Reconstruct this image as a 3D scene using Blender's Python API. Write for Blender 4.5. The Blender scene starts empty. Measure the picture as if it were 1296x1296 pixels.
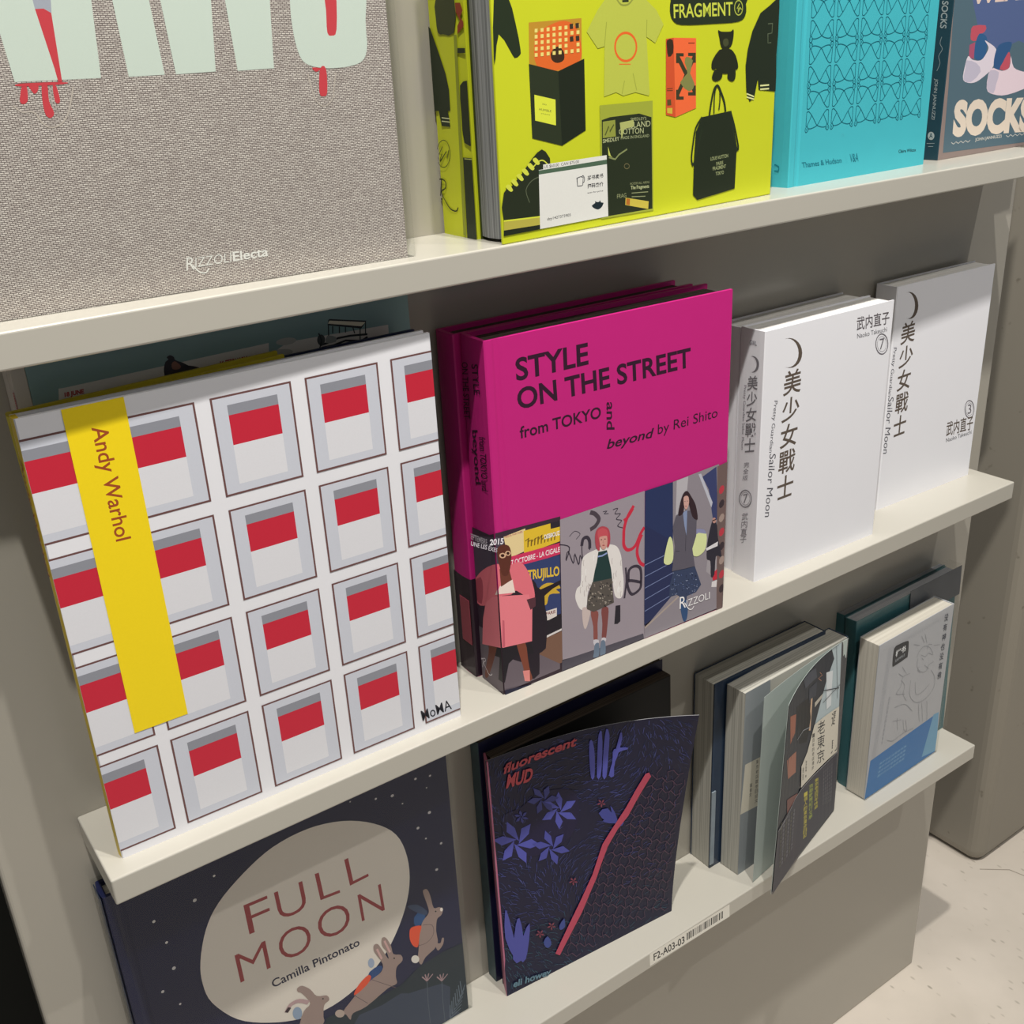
import bpy, bmesh, math, random
from mathutils import Vector, Matrix
SC = bpy.context.scene
COL = bpy.context.collection
R = math.radians
# ------------------------------------------------ camera, world, lights, exposure
Z1, Z2, Z3, ZF = .3110, 0.0, -.3121, -.7256        # shelf tops and floor
XR, DEP, TH = .8819, .0705, .0178                  # shelf length, depth, thickness
YAW, PITCH, ROLL = .594622, .412028, -.053870
cam_d = bpy.data.cameras.new('camera'); cam = bpy.data.objects.new('camera', cam_d); COL.objects.link(cam)
fw = Vector((math.sin(YAW)*math.cos(PITCH), math.cos(YAW)*math.cos(PITCH), -math.sin(PITCH)))
sd = Vector((math.cos(YAW), -math.sin(YAW), 0)); up = sd.cross(fw)
s2 = sd*math.cos(ROLL) + up*math.sin(ROLL); u2 = -sd*math.sin(ROLL) + up*math.cos(ROLL)
cam.matrix_world = Matrix(((s2.x, u2.x, -fw.x, -.069475), (s2.y, u2.y, -fw.y, -.594113), (s2.z, u2.z, -fw.z, .419108), (0, 0, 0, 1)))
cam_d.sensor_width = 36; cam_d.lens = 36*1357.482/1296; cam_d.clip_start = .01
SC.camera = cam
w = bpy.data.worlds.new('world'); SC.world = w; w.use_nodes = True
w.node_tree.nodes['Background'].inputs[0].default_value = (.93, .96, 1.0, 1)
w.node_tree.nodes['Background'].inputs[1].default_value = .17
def lamp(name, loc, target, power, size, cone, blend=.5, col=(1, .965, .91)):
    d = bpy.data.lights.new(name, 'SPOT'); d.energy = power; d.shadow_soft_size = size; d.spot_size = R(cone); d.spot_blend = blend; d.color = col
    o = bpy.data.objects.new(name, d); COL.objects.link(o); o.location = loc
    o.rotation_euler = (Vector(target)-Vector(loc)).to_track_quat('-Z', 'Y').to_euler()
    return o
lamp('track_spot_right', (1.15, -1.25, 1.95), (.45, -.05, 0), 44, .018, 80)
lamp('track_spot_left', (-.12, -.63, 1.95), (.40, -.05, 0), 122, .018, 80)
lamp('track_spot_middle', (.35, -.66, 1.95), (.45, -.05, -.1), 84, .018, 80)
SC.view_settings.view_transform = 'Standard'; SC.view_settings.look = 'None'; SC.view_settings.gamma = 1; SC.view_settings.use_curve_mapping = False
SC.view_settings.exposure = 0.07
# ------------------------------------------------ materials
def lin(h):
    h = h.lstrip('#'); out = []
    for i in (0, 2, 4):
        c = int(h[i:i+2], 16)/255; out.append(c/12.92 if c <= .04045 else ((c+.055)/1.055)**2.4)
    return (*out, 1)
GAIN = 1.12
MATS = {}
def mat(name, hexc, rough=.5, noise=.0, scale=40, bump=0, coat=0, metal=0, spec=.28, gain=1.0, mapping=(1, 1, 1)):
    if name in MATS: return MATS[name]
    m = bpy.data.materials.new(name); m.use_nodes = True; nt = m.node_tree; b = nt.nodes['Principled BSDF']
    c = lin(hexc); c = (*[min(1, v*gain) for v in c[:3]], 1)
    b.inputs['Base Color'].default_value = c; b.inputs['Roughness'].default_value = rough; b.inputs['Metallic'].default_value = metal
    b.inputs['Coat Weight'].default_value = coat; b.inputs['Coat Roughness'].default_value = .12; b.inputs['Specular IOR Level'].default_value = spec
    if noise or bump:
        tc = nt.nodes.new('ShaderNodeTexCoord'); mp = nt.nodes.new('ShaderNodeMapping'); mp.inputs['Scale'].default_value = mapping
        n = nt.nodes.new('ShaderNodeTexNoise'); n.inputs['Scale'].default_value = scale; n.inputs['Detail'].default_value = 6
        nt.links.new(tc.outputs['Object'], mp.inputs[0]); nt.links.new(mp.outputs[0], n.inputs['Vector'])
        if noise:
            r = nt.nodes.new('ShaderNodeMixRGB'); r.blend_type = 'MIX'
            r.inputs[1].default_value = (*[v*(1-noise) for v in c[:3]], 1); r.inputs[2].default_value = (*[min(1, v*(1+noise)) for v in c[:3]], 1)
            nt.links.new(n.outputs['Fac'], r.inputs[0]); nt.links.new(r.outputs[0], b.inputs['Base Color'])
        if bump:
            bp = nt.nodes.new('ShaderNodeBump'); bp.inputs['Strength'].default_value = bump; bp.inputs['Distance'].default_value = .001
            nt.links.new(n.outputs['Fac'], bp.inputs['Height']); nt.links.new(bp.outputs[0], b.inputs['Normal'])
    MATS[name] = m; return m
def ink(hexc):
    return mat('ink_'+hexc, hexc, rough=.42, noise=.03, scale=900, gain=GAIN)
def pages(name, hexc, dark, axis='Y', scale=900):
    """edges of paper leaves: fine lines that follow each leaf"""
    if name in MATS: return MATS[name]
    m = mat(name, hexc, rough=.8); nt = m.node_tree; b = nt.nodes['Principled BSDF']
    tc = nt.nodes.new('ShaderNodeTexCoord'); mp = nt.nodes.new('ShaderNodeMapping')
    mp.inputs['Scale'].default_value = {'Y': (3, scale, 3), 'X': (scale, 3, 3)}[axis]
    n = nt.nodes.new('ShaderNodeTexNoise'); n.inputs['Scale'].default_value = 1; n.inputs['Detail'].default_value = 3; n.inputs['Roughness'].default_value = .7
    r = nt.nodes.new('ShaderNodeValToRGB'); r.color_ramp.elements[0].position = .32; r.color_ramp.elements[1].position = .62
    r.color_ramp.elements[0].color = lin(dark); r.color_ramp.elements[1].color = lin(hexc)
    bp = nt.nodes.new('ShaderNodeBump'); bp.inputs['Strength'].default_value = .5; bp.inputs['Distance'].default_value = .0004
    nt.links.new(tc.outputs['Object'], mp.inputs[0]); nt.links.new(mp.outputs[0], n.inputs['Vector']); nt.links.new(n.outputs['Fac'], r.inputs[0])
    nt.links.new(r.outputs[0], b.inputs['Base Color']); nt.links.new(n.outputs['Fac'], bp.inputs['Height']); nt.links.new(bp.outputs[0], b.inputs['Normal'])
    return m
def clear_film(name, rough=.08, amount=.85):
    m = bpy.data.materials.new(name); m.use_nodes = True; nt = m.node_tree; nt.nodes.clear()
    o = nt.nodes.new('ShaderNodeOutputMaterial'); mx = nt.nodes.new('ShaderNodeMixShader'); t = nt.nodes.new('ShaderNodeBsdfTransparent'); g = nt.nodes.new('ShaderNodeBsdfGlossy')
    lw = nt.nodes.new('ShaderNodeLayerWeight'); pw = nt.nodes.new('ShaderNodeMath'); pw.operation = 'POWER'; pw.inputs[1].default_value = 4.0
    fr = nt.nodes.new('ShaderNodeMath'); fr.operation = 'MULTIPLY_ADD'; fr.inputs[1].default_value = .5; fr.inputs[2].default_value = .008
    nt.links.new(lw.outputs['Facing'], pw.inputs[0]); nt.links.new(pw.outputs[0], fr.inputs[0]); g.inputs['Roughness'].default_value = rough
    t.inputs[0].default_value = (.97, .975, .97, 1); tc = nt.nodes.new('ShaderNodeTexCoord'); n = nt.nodes.new('ShaderNodeTexNoise'); n.inputs['Scale'].default_value = 14; n.inputs['Detail'].default_value = 4
    bp = nt.nodes.new('ShaderNodeBump'); bp.inputs['Strength'].default_value = .35; bp.inputs['Distance'].default_value = .002
    nt.links.new(tc.outputs['Object'], n.inputs['Vector']); nt.links.new(n.outputs['Fac'], bp.inputs['Height']); nt.links.new(bp.outputs[0], g.inputs['Normal'])
    nt.links.new(fr.outputs[0], mx.inputs[0]); nt.links.new(t.outputs[0], mx.inputs[1]); nt.links.new(g.outputs[0], mx.inputs[2]); nt.links.new(mx.outputs[0], o.inputs[0])
    return m
FILM = clear_film('clear_plastic_film')
# ------------------------------------------------ helpers
def thing(name, label, loc=(0, 0, 0), ang=0, cat='book', group=None):
    o = bpy.data.objects.new(name, None); COL.objects.link(o); o.location = loc; o.rotation_euler = (0, 0, R(ang)); o.empty_display_size = .02
    o['label'] = label; o['category'] = cat
    if group: o['group'] = group
    return o
def mesh(name, verts, faces, mats, parent=None, fmat=None, smooth=False):
    me = bpy.data.meshes.new(name); me.from_pydata([tuple(v) for v in verts], [], faces)
    for m in (mats if isinstance(mats, (list, tuple)) else [mats]): me.materials.append(m)
    if fmat: me.polygons.foreach_set('material_index', fmat)
    if smooth: me.polygons.foreach_set('use_smooth', [True]*len(me.polygons))
    me.update(); o = bpy.data.objects.new(name, me); COL.objects.link(o)
    if parent: o.parent = parent
    return o
def bm_obj(name, bm, m, parent=None, smooth=False):
    me = bpy.data.meshes.new(name); bm.to_mesh(me); bm.free(); me.materials.append(m)
    if smooth:
        for p in me.polygons: p.use_smooth = True
    o = bpy.data.objects.new(name, me); COL.objects.link(o)
    if parent: o.parent = parent
    return o
def box(name, lo, hi, m, parent=None, bev=0, seg=2):
    bm = bmesh.new(); bmesh.ops.create_cube(bm, size=1)
    for v in bm.verts: v.co = Vector([(lo[i]+hi[i])/2 + v.co[i]*(hi[i]-lo[i]) for i in range(3)])
    if bev: bmesh.ops.bevel(bm, geom=bm.edges[:], offset=bev, segments=seg, affect='EDGES', profile=.5)
    return bm_obj(name, bm, m, parent)
def prism(name, prof, z0, z1, m, parent=None):
    """closed x-y outline extruded along z"""
    n = len(prof); v = [(p[0], p[1], z0) for p in prof]+[(p[0], p[1], z1) for p in prof]
    a = sum(prof[i-1][0]*prof[i][1]-prof[i][0]*prof[i-1][1] for i in range(n))
    f = [(i, (i+1) % n, n+(i+1) % n, n+i) for i in range(n)]+[tuple(range(n-1, -1, -1)), tuple(range(n, 2*n))]
    if a < 0: f = [tuple(reversed(q)) for q in f]
    return mesh(name, v, f, m, parent)
def case(parent, w, d, h, m, t=.0022, groove=True, round_spine=.0008, name='cover', right=True):
    """hardcover case: front board, back board and spine in one folded strip"""
    g = .0007 if groove else 0
    out = [(w, 0), (.0115, 0), (.0095, g), (.0075, g), (.0055, 0), (.0012, 0), (.0002, .0006)]
    k = 6
    for i in range(1, k): out.append((-round_spine*math.sin(math.pi*i/k), .0006+(d-.0012)*i/k))
    out += [(.0002, d-.0006), (.0012, d), (w, d)]
    inn = [(w, d-t), (t, d-t), (t, t), (w, t)]
    return prism(name, out+inn, 0, h, m, parent)
def block(parent, w, d, h, m, t=.0022, inset=.003, left=.002):
    return box('page_block', (left, t+.0001, inset), (w-inset, d-t-.0001, h-inset), m, parent)
def plate(name, x0, x1, y0, y1, z0, z1, m, parent, bev=.0004): return box(name, (x0, y0, z0), (x1, y1, z1), m, parent, bev, 2)
# ------------------------------------------------ printed art (lettering and pictures laid on the covers)
_tc = bpy.data.curves.new('lettering', 'FONT'); _tc.resolution_u = 4
_to = bpy.data.objects.new('lettering', _tc); COL.objects.link(_to)
def glyphs(s, bold=0):
    _tc.body = s; _tc.offset = bold
    bpy.context.view_layer.update()
    ev = _to.evaluated_get(bpy.context.evaluated_depsgraph_get()); me = ev.to_mesh()
    vs = [(v.co.x, v.co.y) for v in me.vertices]; fs = [tuple(p.vertices) for p in me.polygons]; ev.to_mesh_clear()
    return vs, fs
CAP = max(v[1] for v in glyphs('H')[0])
def mud_surface(s, t):
    s = min(max(s, 0), 1); t = min(max(t, 0), 1)
    return Vector((.2797+s*.1733-.0025*t*s, -.0317-s*.0140+.0081*t-.0396*t**1.3*s**2.6, Z3+t*(.235-.0045*s)))
def tokyo_surface(s, t):
    s = min(max(s, 0), 1); t = min(max(t, 0), 1); k = (1-s)**1.75
    bx, by = .5396+.1378*s, -.0864+.0409*s; tx, ty = .5484+.1275*s, -.0460-.0395*k
    return Vector((bx+(tx-bx)*t, by+(ty-by)*t, Z3-.001+t*.203))
SURF = {'mudc': (mud_surface, .174, .233), 'tokc': (tokyo_surface, .145, .203)}
def ribbon(pts, wd):
    n = len(pts); vs = []
    for i in range(n):
        a = pts[max(i-1, 0)]; b = pts[min(i+1, n-1)]; d = (b[0]-a[0], b[1]-a[1]); L = math.hypot(*d) or 1e-9
        nx, ny = -d[1]/L*wd/2, d[0]/L*wd/2; k = 1
        if 0 < i < n-1:
            e = (pts[i][0]-a[0], pts[i][1]-a[1]); M = math.hypot(*e) or 1e-9; k = 1/max(.6, (e[0]*d[0]+e[1]*d[1])/(L*M))
        vs += [(pts[i][0]+nx*k, pts[i][1]+ny*k), (pts[i][0]-nx*k, pts[i][1]-ny*k)]
    return vs, [(2*i, 2*i+1, 2*i+3, 2*i+2) for i in range(n-1)]
PRINT = {}     # (book key, part) -> [verts, faces, face materials, materials]
def put(book, part, col, vs3, fs):
    V, F, FM, MM = PRINT.setdefault((book, part), [[], [], [], []])
    if col not in MM: MM.append(col)
    k = len(V); V += vs3; F += [tuple(i+k for i in f) for f in fs]; FM += [MM.index(col)]*len(fs)
LAYER = {}
def place(pl, uv, w3):
    """plane coordinates in metres -> the book's own space"""
    if pl in SURF:
        f, W, H = SURF[pl]; s, t = uv[0]/W, uv[1]/H; p = f(s, t); e = .01
        n = (f(min(s+e, 1), t)-f(max(s-e, 0), t)).cross(f(s, min(t+e, 1))-f(s, max(t-e, 0)))
        n.normalize(); return p+n*w3
    if pl.endswith('_spine'):
        d = BOOKS[pl[:-6]][5]; return Vector((-w3-(.0003 if pl[:2] == 'sm' else .0009), d-uv[0], uv[1]))
    if pl == 'label': return Vector((uv[0], -DEP-w3, uv[1]))
    return Vector((uv[0], -w3, uv[1]))
def draw(pl, part, col, vs, fs):
    i = LAYER[pl] = LAYER.get(pl, 0)+1
    w3 = .0003+i*.000007 if pl in SURF else .00006+i*.0000025
    put({'mudc': 'mudc', 'tokc': 'tokc'}.get(pl, pl.replace('_spine', '')), part, col, [place(pl, v, w3) for v in vs], fs)
def stroke(pl, part, col, wd, pts): draw(pl, part, col, *ribbon(pts, wd))
def read_art(text):
    pl = part = col = None
    for ln in text.strip().split('\n'):
        c, r = ln[0], ln[2:]
        if c == '@': pl = r; continue
        if c == '#': part = r; continue
        if c == '*': col = '#'+r; continue
        su = sv = 1/20000
        if pl in SURF: su, sv = SURF[pl][1]/1000, SURF[pl][2]/1000
        if c == 'P':
            q = [float(x) for x in r.split()]; pts = [(q[i]*su, q[i+1]*sv) for i in range(0, len(q), 2)]
            draw(pl, part, col, pts, [tuple(range(len(pts)))])
        elif c == 'L':
            q = [float(x) for x in r.split()]; pts = [(q[i]*su, q[i+1]*sv) for i in range(1, len(q), 2)]
            stroke(pl, part, col, q[0]/1000, pts)
        elif c == 'T':
            s, mode, bold, q = r.rsplit(' | ', 3); q = [float(x) for x in q.split()]; vs, fs = glyphs(s, float(bold))
            if not vs: continue
            x0, x1 = min(v[0] for v in vs), max(v[0] for v in vs); y0, y1 = (0, CAP) if mode == 'cap' else (min(v[1] for v in vs), max(v[1] for v in vs))
            o, a, b = (q[0]*su, q[1]*sv), (q[2]*su, q[3]*sv), (q[4]*su, q[5]*sv); out = []
            for x, y in vs:
                i, j = (x-x0)/(x1-x0), (y-y0)/(y1-y0); out.append((o[0]+a[0]*i+b[0]*j, o[1]+a[1]*i+b[1]*j))
            draw(pl, part, col, out, fs)
        elif c == 'V':        # lettering set downwards, one cell for each character
            s, gap, bold, q = r.rsplit(' | ', 3); q = [float(x) for x in q.split()]; n = len(s); LAYER[pl] = LAYER.get(pl, 0)+1; lay = LAYER[pl]
            for i, ch in enumerate(s):
                if ch == ' ': continue
                vs, fs = glyphs(ch, float(bold)); x0, x1 = min(v[0] for v in vs), max(v[0] for v in vs); y0, y1 = min(v[1] for v in vs), max(v[1] for v in vs); out = []
                for x, y in vs:
                    a = (x-x0)/(x1-x0); t = (i+(1-float(gap))*(1-(y-y0)/(y1-y0)))/n
                    out.append(tuple((q[k]+q[4+k]*t+(q[2+k]*(1-t)+q[6+k]*t)*a)*(su, sv)[k] for k in (0, 1)))
                LAYER[pl] = lay-1; draw(pl, part, col, out, fs)
def flush(book, parent):
    for (k, part), (V, F, FM, MM) in list(PRINT.items()):
        if k == book:
            o = mesh(part.split('~')[0], V, F, [ink(c[1:]) for c in MM], parent, FM)
            if parent and parent.type == 'EMPTY' and book in ('mudc', 'tokc'):
                o.data.transform(Matrix.LocRotScale(parent.location, parent.rotation_euler, None).inverted())
            if part in ('star_print', 'grass_print', 'fence_print', 'cover_pattern', 'cover_grid', 'cover_drawing', 'plant_print', 'spine_print', 'drip_print'): o['kind'] = 'stuff'
            del PRINT[(k, part)]
# book key: x, y, z of the front left bottom corner, turn, width, depth, height
BOOKS = {
 'grey': (-.014, -.0445, Z1, -2.57, .2472, .030, .286), 'yellow': (.2904, -.0680, Z1, 3.7, .2438, .0277, .285), 'yback': (.2912, -.0400, Z1, 0, .236, .038, .280),
 'cyan': (.5656, -.0399, Z1, 1.7, .1683, .034, .272), 'socks': (.7626, -.0287, Z1, 1.75, .144, .024, .215),
 'warhol': (.0111, -.0559, 0, -.92, .2296, .0098, .2665), 'pink': (.279, -.0575, 0, -2.5, .205, .0285, .2535), 'pinkb': (.2765, -.0262, 0, -1, .2045, .0215, .2525),
 'sm7': (.5344, -.0527, 0, -1.55, .1477, .0255, .2112), 'sm7b': (.5362, -.0262, 0, -.3, .147, .024, .2095), 'sm3': (.7272, -.0263, 0, -1.5, .1388, .0222, .21),
 'teal': (.0205, -.02, 0, 0, .23, .0095, .285), 'tealb': (.02, -.01, 0, 0, .23, .0095, .285),
 'fm': (0, -.0195, Z3, -.5, .2473, .0185, .2615), 'white': (.7137, -.0544, Z3, 1.9, .1245, .0225, .1835), 'mud': (.2797, -.0317, Z3, -4.6, .1739, .0145, .235),
 'tok': (.533, -.0505, Z3, 2.6, .144, .0215, .203), 'tokb': (.519, -.0265, Z3, 0, .146, .024, .206)}
def start(key, name, label, group=None):
    x, y, z, a, w, d, h = BOOKS[key]; return thing(name, label, (x, y, z), a, 'book', group), w, d, h
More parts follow.
